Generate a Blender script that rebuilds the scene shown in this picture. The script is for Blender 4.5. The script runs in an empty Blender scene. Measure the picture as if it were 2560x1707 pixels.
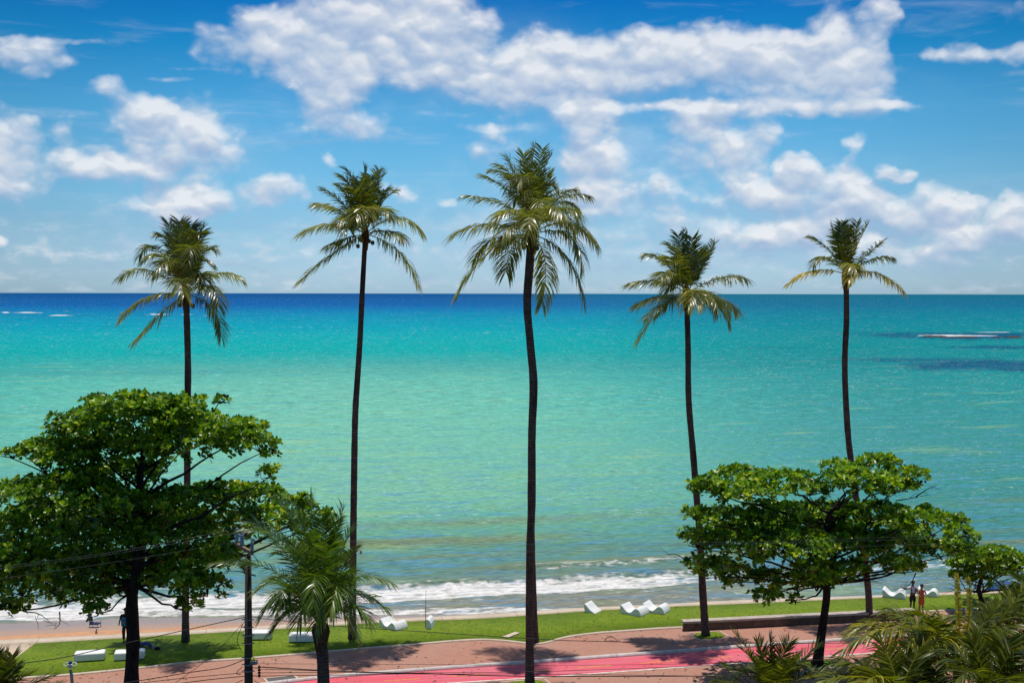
import bpy, bmesh, math, random
import numpy as np
from mathutils import Vector, Matrix

random.seed(7)
rng = np.random.default_rng(7)
C = bpy.context.scene.collection
PI = math.pi
F = 2844.0            # focal length in photo pixels
H = 18.0              # eye height above the promenade
SEA_Z = -1.5
PITCH = math.atan(121.5 / F)

# ------------------------------------------------------------------ camera geometry (to turn photo positions into places)
def ray(px, py):
    x = (px - 1280.0) / F; y = -(py - 853.5) / F
    c, s = math.cos(PITCH), math.sin(PITCH)
    return np.array([x, c + y * s, y * c - s])
def G(px, py, z=0.0):
    d = ray(px, py); k = (z - H) / d[2]
    return np.array([d[0] * k, d[1] * k, z])
def P(px, py, Y):
    d = ray(px, py); k = Y / d[1]
    return np.array([d[0] * k, Y, H + d[2] * k])
TH = math.radians(11.3)
E = np.array([math.cos(TH), math.sin(TH), 0]); N = np.array([-math.sin(TH), math.cos(TH), 0])
P0 = G(1280, 1533)

# ------------------------------------------------------------------ object helpers
def tag(o, label=None, cat=None, group=None, kind=None):
    if label: o['label'] = label
    if cat: o['category'] = cat
    if group: o['group'] = group
    if kind: o['kind'] = kind
    return o
def thing(name, label, cat, loc=(0, 0, 0), rotz=0, group=None):
    o = bpy.data.objects.new(name, None); C.objects.link(o)
    o.location = loc; o.rotation_euler = (0, 0, rotz); o.empty_display_size = 0.2
    return tag(o, label, cat, group)
def mesh_np(name, V, Fq, mat, parent=None, smooth=False, attrs=None, T=None):
    """V (n,3), Fq list of arrays of faces (each (m,k))"""
    me = bpy.data.meshes.new(name)
    if not isinstance(Fq, list): Fq = [Fq]
    Fq = [np.asarray(f, dtype=np.int32) for f in Fq if len(f)]
    V = np.asarray(V, dtype=np.float32)
    me.vertices.add(len(V)); me.vertices.foreach_set('co', V.ravel())
    loops = np.concatenate([f.ravel() for f in Fq]); tot = np.concatenate([np.full(len(f), f.shape[1], dtype=np.int32) for f in Fq])
    start = np.concatenate([[0], np.cumsum(tot)[:-1]]).astype(np.int32)
    me.loops.add(len(loops)); me.loops.foreach_set('vertex_index', loops)
    me.polygons.add(len(tot)); me.polygons.foreach_set('loop_start', start); me.polygons.foreach_set('loop_total', tot)
    if smooth: me.polygons.foreach_set('use_smooth', np.ones(len(tot), dtype=bool))
    if attrs:
        for k, a in attrs.items():
            at = me.attributes.new(k, 'FLOAT', 'POINT'); at.data.foreach_set('value', np.asarray(a, dtype=np.float32).ravel())
    me.update(calc_edges=True); me.validate()
    me.materials.append(mat)
    o = bpy.data.objects.new(name, me); C.objects.link(o)
    if parent is not None: o.parent = parent
    return o

class MB:
    def __init__(self): self.v = []; self.f = []
    def add(self, vs, fs):
        b = len(self.v); self.v += [tuple(map(float, p)) for p in vs]
        self.f += [tuple(b + i for i in f) for f in fs]; return self
    def box(self, c, s, rz=0, M=None):
        x, y, z = s[0] / 2, s[1] / 2, s[2] / 2
        vs = [(-x,-y,-z),(x,-y,-z),(x,y,-z),(-x,y,-z),(-x,-y,z),(x,-y,z),(x,y,z),(-x,y,z)]
        R = M if M is not None else Matrix.Rotation(rz, 3, 'Z')
        vs = [R @ Vector(p) + Vector(c) for p in vs]
        return self.add(vs, [(0,3,2,1),(4,5,6,7),(0,1,5,4),(1,2,6,5),(2,3,7,6),(3,0,4,7)])
    def tube(self, pts, rad, n=8, cap=True):
        pts = [Vector(p) for p in pts]; m = len(pts)
        if not hasattr(rad, '__len__'): rad = [rad] * m
        vs = []; fs = []; prev = None
        for i, p in enumerate(pts):
            t = (pts[min(i + 1, m - 1)] - pts[max(i - 1, 0)]).normalized()
            a = prev if prev is not None else (Vector((1, 0, 0)) if abs(t.z) > .7 else Vector((0, 0, 1)))
            u = (a - t * a.dot(t)); u = u.normalized() if u.length > 1e-6 else t.orthogonal().normalized()
            w = t.cross(u); prev = u
            for k in range(n):
                an = 2 * PI * k / n; vs.append(p + (u * math.cos(an) + w * math.sin(an)) * rad[i])
        for i in range(m - 1):
            for k in range(n):
                a = i * n + k; b = i * n + (k + 1) % n; fs.append((a, b, b + n, a + n))
        if cap: fs.append(tuple(range(n))[::-1]); fs.append(tuple((m - 1) * n + k for k in range(n)))
        return self.add(vs, fs)
    def lathe(self, c, prof, n=16):
        vs = []; fs = []
        for r, z in prof:
            for k in range(n): vs.append((c[0] + r * math.cos(2*PI*k/n), c[1] + r * math.sin(2*PI*k/n), c[2] + z))
        m = len(prof)
        for i in range(m - 1):
            for k in range(n):
                a = i * n + k; b = i * n + (k + 1) % n; fs.append((a, b, b + n, a + n))
        fs.append(tuple(range(n))[::-1]); fs.append(tuple((m - 1) * n + k for k in range(n)))
        return self.add(vs, fs)
    def build(self, name, mat, parent=None, smooth=False, bevel=0, seg=2):
        me = bpy.data.meshes.new(name); me.from_pydata(self.v, [], self.f)
        bm = bmesh.new(); bm.from_mesh(me)
        bmesh.ops.recalc_face_normals(bm, faces=bm.faces)
        if bevel: bmesh.ops.bevel(bm, geom=list(bm.edges), offset=bevel, segments=seg, affect='EDGES', profile=.5)
        if smooth:
            for f in bm.faces: f.smooth = True
        bm.to_mesh(me); bm.free(); me.materials.append(mat)
        o = bpy.data.objects.new(name, me); C.objects.link(o)
        if parent is not None: o.parent = parent
        return o

# ------------------------------------------------------------------ material helpers
def s2l(c):
    return tuple(((x / 255) / 12.92 if x / 255 <= .04045 else (((x / 255) + .055) / 1.055) ** 2.4) for x in c) + (1,)
class NT:
    def __init__(self, tree): self.t = tree; self.n = tree.nodes; self.l = tree.links
    def node(self, kind, **kw):
        nd = self.n.new(kind)
        for k, v in kw.items():
            if k.startswith('i_'):
                key = k[2:]; key = int(key) if key.isdigit() else key.replace('_', ' ')
                self.set(nd.inputs[key], v)
            else: setattr(nd, k, v)
        return nd
    def set(self, sock, v):
        if isinstance(v, bpy.types.NodeSocket): self.l.new(v, sock)
        elif isinstance(v, bpy.types.Node): self.l.new(v.outputs[0], sock)
        else: sock.default_value = v
    def math(self, op, a, b=0.0, c=0.0, clamp=False):
        nd = self.n.new('ShaderNodeMath'); nd.operation = op; nd.use_clamp = clamp
        self.set(nd.inputs[0], a); self.set(nd.inputs[1], b)
        if op in ('MULTIPLY_ADD', 'SMOOTH_MIN', 'SMOOTH_MAX'): self.set(nd.inputs[2], c)
        return nd.outputs[0]
    def maprange(self, v, a, b, c=0.0, d=1.0, smooth=True):
        nd = self.n.new('ShaderNodeMapRange'); nd.interpolation_type = 'SMOOTHSTEP' if smooth else 'LINEAR'
        self.set(nd.inputs[0], v)
        for i, x in enumerate((a, b, c, d)): self.set(nd.inputs[i + 1], x)
        return nd.outputs[0]
    def mix(self, f, a, b, blend='MIX'):
        nd = self.n.new('ShaderNodeMix'); nd.data_type = 'RGBA'; nd.blend_type = blend
        self.set(nd.inputs[0], f); self.set(nd.inputs[6], a); self.set(nd.inputs[7], b); return nd.outputs[2]
    def noise(self, vec, scale, detail=4, rough=.55, dist=0.0):
        nd = self.n.new('ShaderNodeTexNoise'); self.set(nd.inputs['Vector'], vec)
        nd.inputs['Scale'].default_value = scale; nd.inputs['Detail'].default_value = detail
        nd.inputs['Roughness'].default_value = rough; nd.inputs['Distortion'].default_value = dist
        return nd.outputs[0]
    def scale(self, vec, s, off=(0, 0, 0)):
        nd = self.n.new('ShaderNodeMapping'); self.set(nd.inputs[0], vec)
        nd.inputs['Scale'].default_value = s; nd.inputs['Location'].default_value = off; return nd.outputs[0]
    def ramp(self, fac, stops, interp='LINEAR'):
        nd = self.n.new('ShaderNodeValToRGB'); nd.color_ramp.interpolation = interp; self.set(nd.inputs[0], fac)
        el = nd.color_ramp.elements
        while len(el) > 1: el.remove(el[-1])
        el[0].position = stops[0][0]; el[0].color = stops[0][1]
        for p, c in stops[1:]:
            e = el.new(p); e.color = c
        return nd.outputs[0]
    def attr(self, name):
        nd = self.n.new('ShaderNodeAttribute'); nd.attribute_name = name; return nd.outputs['Fac']
    def coord(self, which='Object'):
        return self.n.new('ShaderNodeTexCoord').outputs[which]
    def bump(self, h, strength=.5, dist=.05, normal=None):
        nd = self.n.new('ShaderNodeBump'); nd.inputs['Strength'].default_value = strength; nd.inputs['Distance'].default_value = dist
        self.set(nd.inputs['Height'], h)
        if normal is not None: self.set(nd.inputs['Normal'], normal)
        return nd.outputs[0]
def newmat(name):
    m = bpy.data.materials.new(name); m.use_nodes = True; m.node_tree.nodes.clear()
    nt = NT(m.node_tree); out = nt.node('ShaderNodeOutputMaterial'); return m, nt, out
def principled(nt, out, col, rough=.8, spec=.3, normal=None, metallic=0.0):
    b = nt.node('ShaderNodeBsdfPrincipled')
    nt.set(b.inputs['Base Color'], col); nt.set(b.inputs['Roughness'], rough)
    nt.set(b.inputs['Specular IOR Level'], spec); nt.set(b.inputs['Metallic'], metallic)
    if normal is not None: nt.set(b.inputs['Normal'], normal)
    nt.l.new(b.outputs[0], out.inputs[0]); return b
def simple(name, c1, c2=None, scale=6.0, rough=.75, spec=.3, bump=.3, dist=.02, coords='Object', stretch=(1,1,1), metallic=0.0):
    m, nt, out = newmat(name); v = nt.scale(nt.coord(coords), stretch)
    n = nt.noise(v, scale, 5, .65)
    f = nt.maprange(n, .3, .7)
    col = nt.mix(f, c1, c2 or tuple(x * .7 for x in c1[:3]) + (1,))
    principled(nt, out, col, rough, spec, nt.bump(n, bump, dist) if bump else None, metallic); return m

def leafmat(name, a, b, c, trans=.35, rough=.38, spec=.5, tcol=None):
    """leaf surface: colour varies from clump to clump, light passes through the blade"""
    m, nt, out = newmat(name)
    pos = nt.node('ShaderNodeNewGeometry')
    f = nt.attr('tone')
    n = nt.noise(pos.outputs['Position'], .9, 3, .6)
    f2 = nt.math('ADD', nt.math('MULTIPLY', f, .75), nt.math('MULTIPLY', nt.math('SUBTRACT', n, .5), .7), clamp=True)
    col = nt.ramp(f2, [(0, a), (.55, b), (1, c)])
    p = nt.node('ShaderNodeBsdfPrincipled'); nt.set(p.inputs['Base Color'], col); p.inputs['Roughness'].default_value = rough
    p.inputs['Specular IOR Level'].default_value = spec
    tr = nt.node('ShaderNodeBsdfTranslucent'); nt.set(tr.inputs[0], nt.mix(1.0, col, tcol or (1.6, 1.7, .35, 1), 'MULTIPLY'))
    mx = nt.node('ShaderNodeMixShader'); mx.inputs[0].default_value = trans
    nt.l.new(p.outputs[0], mx.inputs[1]); nt.l.new(tr.outputs[0], mx.inputs[2]); nt.l.new(mx.outputs[0], out.inputs[0])
    return m

M = {}
M['palm'] = leafmat('palm_leaf', (.022,.040,.005,1), (.20,.21,.025,1), (.74,.60,.24,1), .38, .32, .8)
M['palm_dry'] = leafmat('palm_leaf_yellowing', (.14,.12,.012,1), (.48,.36,.025,1), (.68,.50,.10,1), .34, .35, .6)
M['palm_young'] = leafmat('palm_leaf_low', (.014,.030,.004,1), (.17,.185,.010,1), (.68,.52,.05,1), .36, .38, .5)
M['palm_fresh'] = leafmat('palm_leaf_fresh', (.014,.042,.006,1), (.11,.19,.014,1), (.56,.54,.12,1), .34, .32, .7)
M['almond'] = leafmat('almond_leaf', (.016,.065,.004,1), (.20,.37,.008,1), (.80,.72,.04,1), .34, .36, .45, (1.5,1.5,.3,1))
M['rachis'] = simple('rachis', (.30,.26,.07,1), (.17,.17,.04,1), 8, .5, .4, 0)
M['boot'] = simple('palm_fibre', (.16,.085,.04,1), (.035,.018,.01,1), 9, .9, .1, .8, .03)
M['nut'] = simple('coconut', (.16,.13,.02,1), (.10,.05,.02,1), 4, .5, .4, .2)
def trunkmat():
    m, nt, out = newmat('palm_bark'); v = nt.coord('Object')
    rings = nt.node('ShaderNodeTexWave', wave_type='BANDS', bands_direction='Z', i_Scale=2.4, i_Distortion=2.5, i_Detail=2.0, i_Vector=v)
    n = nt.noise(v, 5, 5, .7); n2 = nt.noise(nt.scale(v, (1, 1, .3)), 2.2, 3)
    f = nt.math('ADD', nt.math('MULTIPLY', rings.outputs['Fac'], .16), nt.math('MULTIPLY', n, .85))
    col = nt.ramp(f, [(.2, (.030,.019,.015,1)), (.5, (.095,.060,.047,1)), (.8, (.21,.145,.115,1))])
    col = nt.mix(nt.maprange(n2, .5, .7), col, (.05,.034,.028,1))
    principled(nt, out, col, .9, .15, nt.bump(f, .7, .05)); return m
M['palmbark'] = trunkmat()
M['bark'] = simple('tree_bark', (.045,.032,.024,1), (.015,.011,.009,1), 5, .95, .1, .9, .05, stretch=(1,1,.35))

# ------------------------------------------------------------------ sheets between two shore lines
def line_at(pts, xs):
    """pts world (n,3) sorted by x: y at xs with straight continuation beyond the ends"""
    pts = np.array(pts); x = pts[:, 0]; y = pts[:, 1]
    r = np.interp(xs, x, y)
    lo = (y[1] - y[0]) / (x[1] - x[0]); k = max(-3, -len(x)); hi = (y[-1] - y[k]) / (x[-1] - x[k])
    r = np.where(xs < x[0], y[0] + (xs - x[0]) * lo, r); return np.where(xs > x[-1], y[-1] + (xs - x[-1]) * hi, r)
def smooth(a, k=5):
    if k <= 1: return a
    p = np.pad(a, (k // 2, k // 2), mode='edge'); return np.convolve(p, np.ones(k) / k, 'valid')
def sheet(name, xs, far, near, z, mat, rows=2, parent=None, side=0.0, attrs=None):
    V = []; n = len(xs)
    z = np.broadcast_to(z, (n,)) if np.ndim(z) < 2 else z
    for r in range(rows):
        k = r / (rows - 1); V.append(np.stack([xs, near * (1 - k) + far * k, z], 1))
    if side:
        V.insert(0, np.stack([xs, near, z - side], 1)); V.append(np.stack([xs, far, z - side], 1))
    R = len(V); V = np.concatenate(V)
    i = np.arange(n - 1); Fs = []
    for r in range(R - 1):
        a = r * n + i; Fs.append(np.stack([a, a + 1, a + 1 + n, a + n], 1))
    return mesh_np(name, V, np.concatenate(Fs), mat, parent)
def structure(o): o['kind'] = 'structure'; return o

# ------------------------------------------------------------------ ground materials (world coordinates are the sheets' own)
def brickmat(name, a, b, mortar, rot=TH, bw=.22, bh=.11, dirt=.5):
    m, nt, out = newmat(name); v = nt.coord('Object')
    mp = nt.node('ShaderNodeMapping'); nt.set(mp.inputs[0], v); mp.inputs['Rotation'].default_value = (0, 0, rot)
    br = nt.node('ShaderNodeTexBrick', i_Vector=mp.outputs[0], i_Color1=a, i_Color2=b, i_Mortar=mortar)
    br.inputs['Scale'].default_value = 1.0; br.inputs['Brick Width'].default_value = bw; br.inputs['Row Height'].default_value = bh
    br.inputs['Mortar Size'].default_value = .007
    n1 = nt.noise(v, .35, 5, .6); n2 = nt.noise(nt.scale(mp.outputs[0], (.5, 2.2, 1)), 1.6, 5, .7); n3 = nt.noise(v, 14, 3, .7)
    col = nt.mix(nt.maprange(n1, .35, .7, 0, dirt), br.outputs[0], (.38,.24,.185,1))
    col = nt.mix(nt.maprange(n2, .5, .78, 0, .38), col, (.27,.14,.105,1))
    col = nt.mix(nt.maprange(n3, .3, .75, 0, .35), col, (.46,.27,.19,1))
    principled(nt, out, col, .9, .15, nt.bump(n3, .3, .01)); return m
M['pave'] = brickmat('brick_paving', (.45,.21,.145,1), (.37,.165,.115,1), (.26,.15,.115,1), .55)
def grassmat():
    m, nt, out = newmat('lawn_grass'); v = nt.coord('Object')
    a = nt.noise(nt.scale(v, (1, .45, 1)), 7, 6, .85); b = nt.noise(v, 1.1, 4, .6); c = nt.noise(nt.scale(v, (.5, 1.3, 1)), .3, 3, .5)
    col = nt.ramp(a, [(.2, (.035,.075,.004,1)), (.45, (.115,.185,.007,1)), (.62, (.195,.27,.012,1)), (.85, (.33,.36,.035,1))])
    col = nt.mix(nt.maprange(b, .45, .75, 0, .5), col, (.22,.24,.022,1))
    col = nt.mix(nt.maprange(c, .4, .65, 0, .5), col, (.085,.15,.005,1))
    d_ = nt.noise(v, .8, 6, .7); col = nt.mix(nt.maprange(d_, .60, .74, 0, .55), col, (.30,.235,.06,1)); e_ = nt.noise(v, 2.6, 5, .8); col = nt.mix(nt.maprange(e_, .55, .72, 0, .5), col, (.06,.11,.006,1))
    principled(nt, out, col, .85, .2, nt.bump(a, 1.0, .06)); return m
M['grass'] = grassmat()
def concmat(name, a, b, joint=2.0, rough=.85):
    m, nt, out = newmat(name); v = nt.coord('Object')
    mp = nt.node('ShaderNodeMapping'); nt.set(mp.inputs[0], v); mp.inputs['Rotation'].default_value = (0, 0, -TH)
    n = nt.noise(v, 3, 6, .7); n2 = nt.noise(v, .5, 3)
    col = nt.mix(nt.maprange(n, .3, .7), a, b); col = nt.mix(nt.maprange(n2, .45, .75, 0, .4), col, tuple(x * .6 for x in a[:3]) + (1,))
    w = nt.node('ShaderNodeSeparateXYZ'); nt.l.new(mp.outputs[0], w.inputs[0])
    j = nt.math('PINGPONG', w.outputs[0], joint); jm = nt.maprange(j, .004, .016)
    col = nt.mix(jm, (.12,.09,.07,1), col)
    principled(nt, out, col, rough, .2, nt.bump(n, .4, .01)); return m
M['kerb'] = concmat('kerb_concrete', (.62,.50,.38,1), (.50,.41,.31,1), 2.1)
M['lane_kerb'] = concmat('lane_kerb_paint', (.66,.60,.56,1), (.50,.42,.38,1), 1.6)
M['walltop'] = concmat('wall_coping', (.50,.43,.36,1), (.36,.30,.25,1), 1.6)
M['wall'] = concmat('wall_render', (.15,.105,.075,1), (.085,.055,.04,1), 40)  # shade on the wall front put into this dark base colour
M['slab'] = concmat('sand_slab', (.60,.46,.34,1), (.52,.40,.29,1), 3.2)
def lanemat():
    m, nt, out = newmat('cycle_lane_paint'); v = nt.coord('Object')
    mp = nt.node('ShaderNodeMapping'); nt.set(mp.inputs[0], v); mp.inputs['Rotation'].default_value = (0, 0, -TH)
    n = nt.noise(v, 6, 5, .7); s = nt.noise(nt.scale(mp.outputs[0], (.12, 2.6, 1)), 1.2, 4, .6)
    col = nt.mix(nt.maprange(s, .35, .65), (.68,.085,.12,1), (.62,.16,.20,1)); col = nt.mix(nt.maprange(n, .45, .8, 0, .45), col, (.52,.14,.15,1))
    n5 = nt.noise(v, .7, 5, .65); col = nt.mix(nt.maprange(n5, .48, .75, 0, .5), col, (.38,.13,.12,1))
    n6 = nt.noise(v, 26, 3, .8); col = nt.mix(nt.maprange(n6, .6, .75, 0, .5), col, (.30,.12,.11,1))
    principled(nt, out, col, .75, .25, nt.bump(n, .2, .01)); return m
M['lane'] = lanemat()
M['yellow'] = simple('yellow_paint', (.68,.36,.06,1), (.58,.16,.09,1), 5, .7, .3, .1)
M['whiteline'] = simple('white_paint', (.72,.66,.60,1), (.52,.40,.34,1), 4, .7, .3, .1)
M['asphalt'] = simple('asphalt', (.055,.052,.05,1), (.035,.034,.033,1), 9, .9, .2, .3)
M['white'] = None
def whitebench():
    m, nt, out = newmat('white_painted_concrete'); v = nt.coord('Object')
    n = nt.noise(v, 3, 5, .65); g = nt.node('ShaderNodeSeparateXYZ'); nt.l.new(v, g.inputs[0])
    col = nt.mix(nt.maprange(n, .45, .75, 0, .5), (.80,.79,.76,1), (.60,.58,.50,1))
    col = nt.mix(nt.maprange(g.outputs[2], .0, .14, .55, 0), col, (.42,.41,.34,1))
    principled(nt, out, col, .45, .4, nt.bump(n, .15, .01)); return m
M['white'] = whitebench()

# ------------------------------------------------------------------ the promenade
XS = np.arange(-48, 60.01, .4)
def gl(l, z=0.0): return [G(a, b, z) for a, b in l]
kerb_far = smooth(line_at(gl([(0,1604),(85,1600),(306,1589),(524,1576),(613,1570),(946,1551),(1200,1538),(1317,1531),(1457,1521),(1677,1511),(1800,1503),(2188,1489),(2391,1481),(2560,1474)]), XS), 7)
lawn_far = smooth(line_at(gl([(39,1614),(306,1598),(607,1580),(988,1556),(1200,1548),(1317,1540),(1457,1529),(1677,1517),(1800,1512),(2188,1494),(2391,1486),(2560,1479)]), XS), 7)
lawn_near_px = [(0,1699),(178,1687),(348,1670),(500,1653),(613,1646),(778,1632),(891,1622),(1050,1609),(1100,1604),(1198,1597),(1250,1599),(1314,1606),(1345,1610),(1356,1610),(1368,1605),(1412,1591),(1487,1581),(1636,1570),(1707,1566),(1800,1560),(2039,1549),(2270,1535),(2285,1527),(2375,1523),(2560,1513)]
lawn_near = smooth(line_at(gl(lawn_near_px), XS), 3)
lane_far = smooth(line_at(gl([(726,1707),(804,1697),(1082,1676),(1200,1667),(1317,1659.5),(1466,1648),(1800,1623),(1929,1613),(2123,1600)]), XS), 9)
lane_near = smooth(line_at(gl([(1100,1708),(1317,1694),(1406,1688),(1755,1662),(1800,1659.5),(2058,1638),(2139,1633)]), XS), 9)

structure(sheet('pavement', XS, kerb_far, np.full_like(XS, 44.0), 0.0, M['pave'], 8))
structure(sheet('road', XS * 3, np.full_like(XS, 44.0), np.full_like(XS, 14.0), -.12, M['asphalt'], 3))
structure(sheet('ground', XS * 3, np.full_like(XS, 13.99), np.full_like(XS, -60.0), 0.0, M['asphalt'], 2))
k = MB()
k.box((0, 44.0, -.06), (140, .16, .16)); structure(k.build('kerb', M['kerb']))
x_l = XS >= G(41, 1614)[0]
# lawn: slab area at its left end, then grass
xl0 = G(41, 1640)[0]
lx = XS[XS >= xl0 - .01]
structure(sheet('lawn', lx, lawn_far[XS >= xl0 - .01], lawn_near[XS >= xl0 - .01], .045, M['grass'], 3, side=.05))
lo = XS[XS <= xl0 + .3]; mid = line_at([G(0, 1664), G(46, 1662)], lo)
structure(sheet('lawn', lo, mid - .05, lawn_near[XS <= xl0 + .3], .040, M['grass'], 3, side=.05))
structure(sheet('paving_slab', lo, lawn_far[XS <= xl0 + .3] + .1, mid, .030, M['slab'], 3, side=.03))
structure(sheet('lawn_border', XS, kerb_far + .02, lawn_far + .02, .07, M['kerb'], 2, side=.6))
xb = XS < G(1712, 1566)[0]
structure(sheet('lawn_edging', XS[xb], lawn_near[xb] - .01, lawn_near[xb] - .20, .06, M['kerb'], 2, side=.06))
xb = XS > G(2290, 1527)[0]
structure(sheet('lawn_edging', XS[xb], lawn_near[xb] - .01, lawn_near[xb] - .16, .06, M['kerb'], 2, side=.06))
# the cycle lane sits a step below the paving on its sea side: raised kerb with a shaded face
structure(sheet('cycle_lane', XS, lane_far, lane_near, .004, M['lane'], 3))
structure(sheet('lane_kerb', XS, lane_far + .20, lane_far + .01, .13, M['lane_kerb'], 2, side=.13))
structure(sheet('lane_edge_line', XS, lane_near + .04, lane_near - .10, .010, M['whiteline'], 2))
dash = MB(); cl = (lane_far * .46 + lane_near * .54); cen = .5
for i in range(-8, 14):
    x0 = G(1130, 1671)[0] + i * 3.05; x1 = x0 + 1.65
    a = np.interp([x0, x1], XS, cl); dash.add([(x0, a[0] - .055, .008), (x1, a[1] - .055, .008), (x1, a[1] + .055, .008), (x0, a[0] + .055, .008)], [(0,1,2,3)])
structure(dash.build('lane_dashes', M['yellow']))
# drain cover left of the lane
dm = simple('cover_metal', (.13,.115,.105,1), (.09,.08,.075,1), 12, .6, .4, .4)
q = [G(672, 1698), G(735, 1692), G(749, 1706), G(668, 1715)]
q = [G(665, 1697), G(735, 1690), G(748, 1701), G(676, 1709)]
cov = thing('drain_cover', 'grey rectangular drain cover in a pale frame beside the pink cycle lane', 'drain cover', tuple(sum(q) / 4))
cc = sum(q) / 4
fr = MB(); ins = MB()
outer = [cc + (p - cc) * 1.16 for p in q]
for i in range(4):
    a, b, c_, d = outer[i], outer[(i+1) % 4], q[(i+1) % 4], q[i]
    vs = [p - cc + np.array([0, 0, z]) for z in (.004, .03) for p in (a, b, c_, d)]
    fr.add(vs, [(4,5,6,7),(0,1,5,4),(1,2,6,5),(2,3,7,6),(3,0,4,7)])
fr.build('frame', M['kerb'], cov)
ins.add([p - cc + np.array([0, 0, .012]) for p in q], [(0,1,2,3)]); ins.build('plate', dm, cov)

# pale plank left on the grass
pk = MB(); a, b = G(1263, 1594, .05), G(1295, 1582, .05)
d = (b - a); L = np.linalg.norm(d); pk.box((0, 0, .03), (L, .32, .05))
o = pk.build('paving_strip', M['kerb']); o.location = tuple((a + b) / 2); o.rotation_euler = (0, 0, math.atan2(d[1], d[0]))
tag(o, 'short pale concrete strip set across the lawn beside the tallest palm', 'paving strip')

# ------------------------------------------------------------------ the low wall
wf = smooth(line_at(gl([(1708,1577.5),(1800,1573),(2039,1560),(2165,1554),(2290,1546)]), XS), 5)
x0w = G(1711, 1577)[0]; x1w = G(2288, 1546)[0]
wx = np.linspace(x0w, x1w, 40); wy = np.interp(wx, XS, wf)
wall = thing('low_wall', 'long low concrete wall with pale coping between the lawn and the brick promenade', 'wall', (x0w, wy[0], 0))
def wallprism(xa, ya, dy0, dy1, z0, z1):
    n = len(xa); V = []
    for i in range(n):
        for yy, zz in ((dy0, z0), (dy1, z0), (dy1, z1), (dy0, z1)): V.append((xa[i] - x0w, ya[i] + yy - wy[0], zz))
    Fs = [(0, 1, 2, 3), tuple(4 * (n - 1) + k for k in (3, 2, 1, 0))]
    for i in range(n - 1):
        for k in range(4):
            a = 4 * i + k; b = 4 * i + (k + 1) % 4; Fs.append((a, a + 4, b + 4, b))
    return MB().add(V, Fs)
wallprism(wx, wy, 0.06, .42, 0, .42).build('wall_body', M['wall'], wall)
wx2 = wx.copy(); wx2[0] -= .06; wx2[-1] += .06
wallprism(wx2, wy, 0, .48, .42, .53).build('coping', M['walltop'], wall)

# ------------------------------------------------------------------ beach and sea (frame: x along the shore, y out to sea)
def value_noise(x, y, seed=0):
    xi = np.floor(x).astype(int); yi = np.floor(y).astype(int); xf = x - xi; yf = y - yi
    def h(a, b):
        n = (a * 374761393 + b * 668265263 + seed * 1442695041) & 0x7fffffff
        n = ((n ^ (n >> 13)) * 1274126177) & 0x7fffffff; return (n & 0xffff) / 65535.0
    u = xf * xf * (3 - 2 * xf); v = yf * yf * (3 - 2 * yf)
    return (h(xi, yi) * (1-u) + h(xi+1, yi) * u) * (1-v) + (h(xi, yi+1) * (1-u) + h(xi+1, yi+1) * u) * v
def fbm(x, y, o=4, seed=0):
    r = 0; a = .5; t = 0
    for i in range(o):
        r = r + a * value_noise(x, y, seed + i * 17); t += a; x = x * 2.03 + 11.3; y = y * 2.03 + 5.7; a *= .55
    return r / t
x0g = G(1700, 1570)[0]
lit_v = []; lit_f = []
for i in range(2600):
    x = rng.uniform(-27, 30); y0 = np.interp(x, XS, lane_near) - 3; y1 = np.interp(x, XS, kerb_far); y = y0 + (y1 - y0) * rng.random()
    if value_noise(np.array([x * .5]), np.array([y * .8]), 5)[0] < .45: continue
    z = .052 if y > np.interp(x, XS, lawn_near) else .008
    if x > x0g and np.interp(x, XS, lawn_near) - .8 < y < np.interp(x, XS, lawn_near) + .2: continue
    a = rng.uniform(0, 6.28); L = rng.uniform(.03, .09); w_ = L * .5; b = len(lit_v)
    for u, v_ in ((-L, 0), (0, -w_), (L, 0), (0, w_)): lit_v.append((x + u * math.cos(a) - v_ * math.sin(a), y + u * math.sin(a) + v_ * math.cos(a), z + rng.uniform(0, .02)))
    lit_f.append((b, b + 1, b + 2, b + 3))
o = mesh_np('fallen_leaves', lit_v, np.array(lit_f), simple('dry_leaf', (.20,.10,.04,1), (.09,.05,.025,1), 2, .9, .1, 0))
tag(o, 'dry fallen leaves scattered over the lawn and the paving', 'leaves', kind='stuff')

def st(p):  # world -> shore frame
    d = np.asarray(p) - P0; return np.array([d @ E, d @ N])
def waterline(s):  # distance of the water's edge from the lawn border
    return np.interp(s, [-40, -22, -8, 2, 12, 24, 60], [9.6, 8.6, 6.6, 4.8, 3.0, 1.6, 1.2])

def sandmat():
    m, nt, out = newmat('beach_sand'); v = nt.coord('Object')
    w = nt.attr('wet'); n = nt.noise(v, 2.6, 6, .7); n2 = nt.noise(nt.scale(v, (.25, 1.4, 1)), 1.3, 5, .65)
    ww = nt.math('ADD', w, nt.math('MULTIPLY', nt.math('SUBTRACT', n2, .5), .35))
    dry = nt.mix(nt.maprange(n, .35, .7), (.60,.31,.155,1), (.46,.225,.115,1))
    f = nt.node('ShaderNodeTexVoronoi', i_Vector=v, i_Scale=1.9); dry = nt.mix(nt.maprange(f.outputs['Distance'], .05, .22, .35, 0), dry, (.33,.16,.09,1))
    col = nt.mix(nt.maprange(ww, .30, .42), dry, (.40,.26,.19,1)); col = nt.mix(nt.maprange(ww, .5, .8), col, (.30,.235,.205,1))
    principled(nt, out, col, nt.maprange(ww, .35, .7, .9, .38), .4, nt.bump(nt.math('ADD', n, nt.math('MULTIPLY', nt.maprange(f.outputs['Distance'], 0, .3), .8)), .9, .10)); return m
ss = np.linspace(-60, 75, 340); uu = np.concatenate([np.linspace(-.15, 1.25, 36)])
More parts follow.
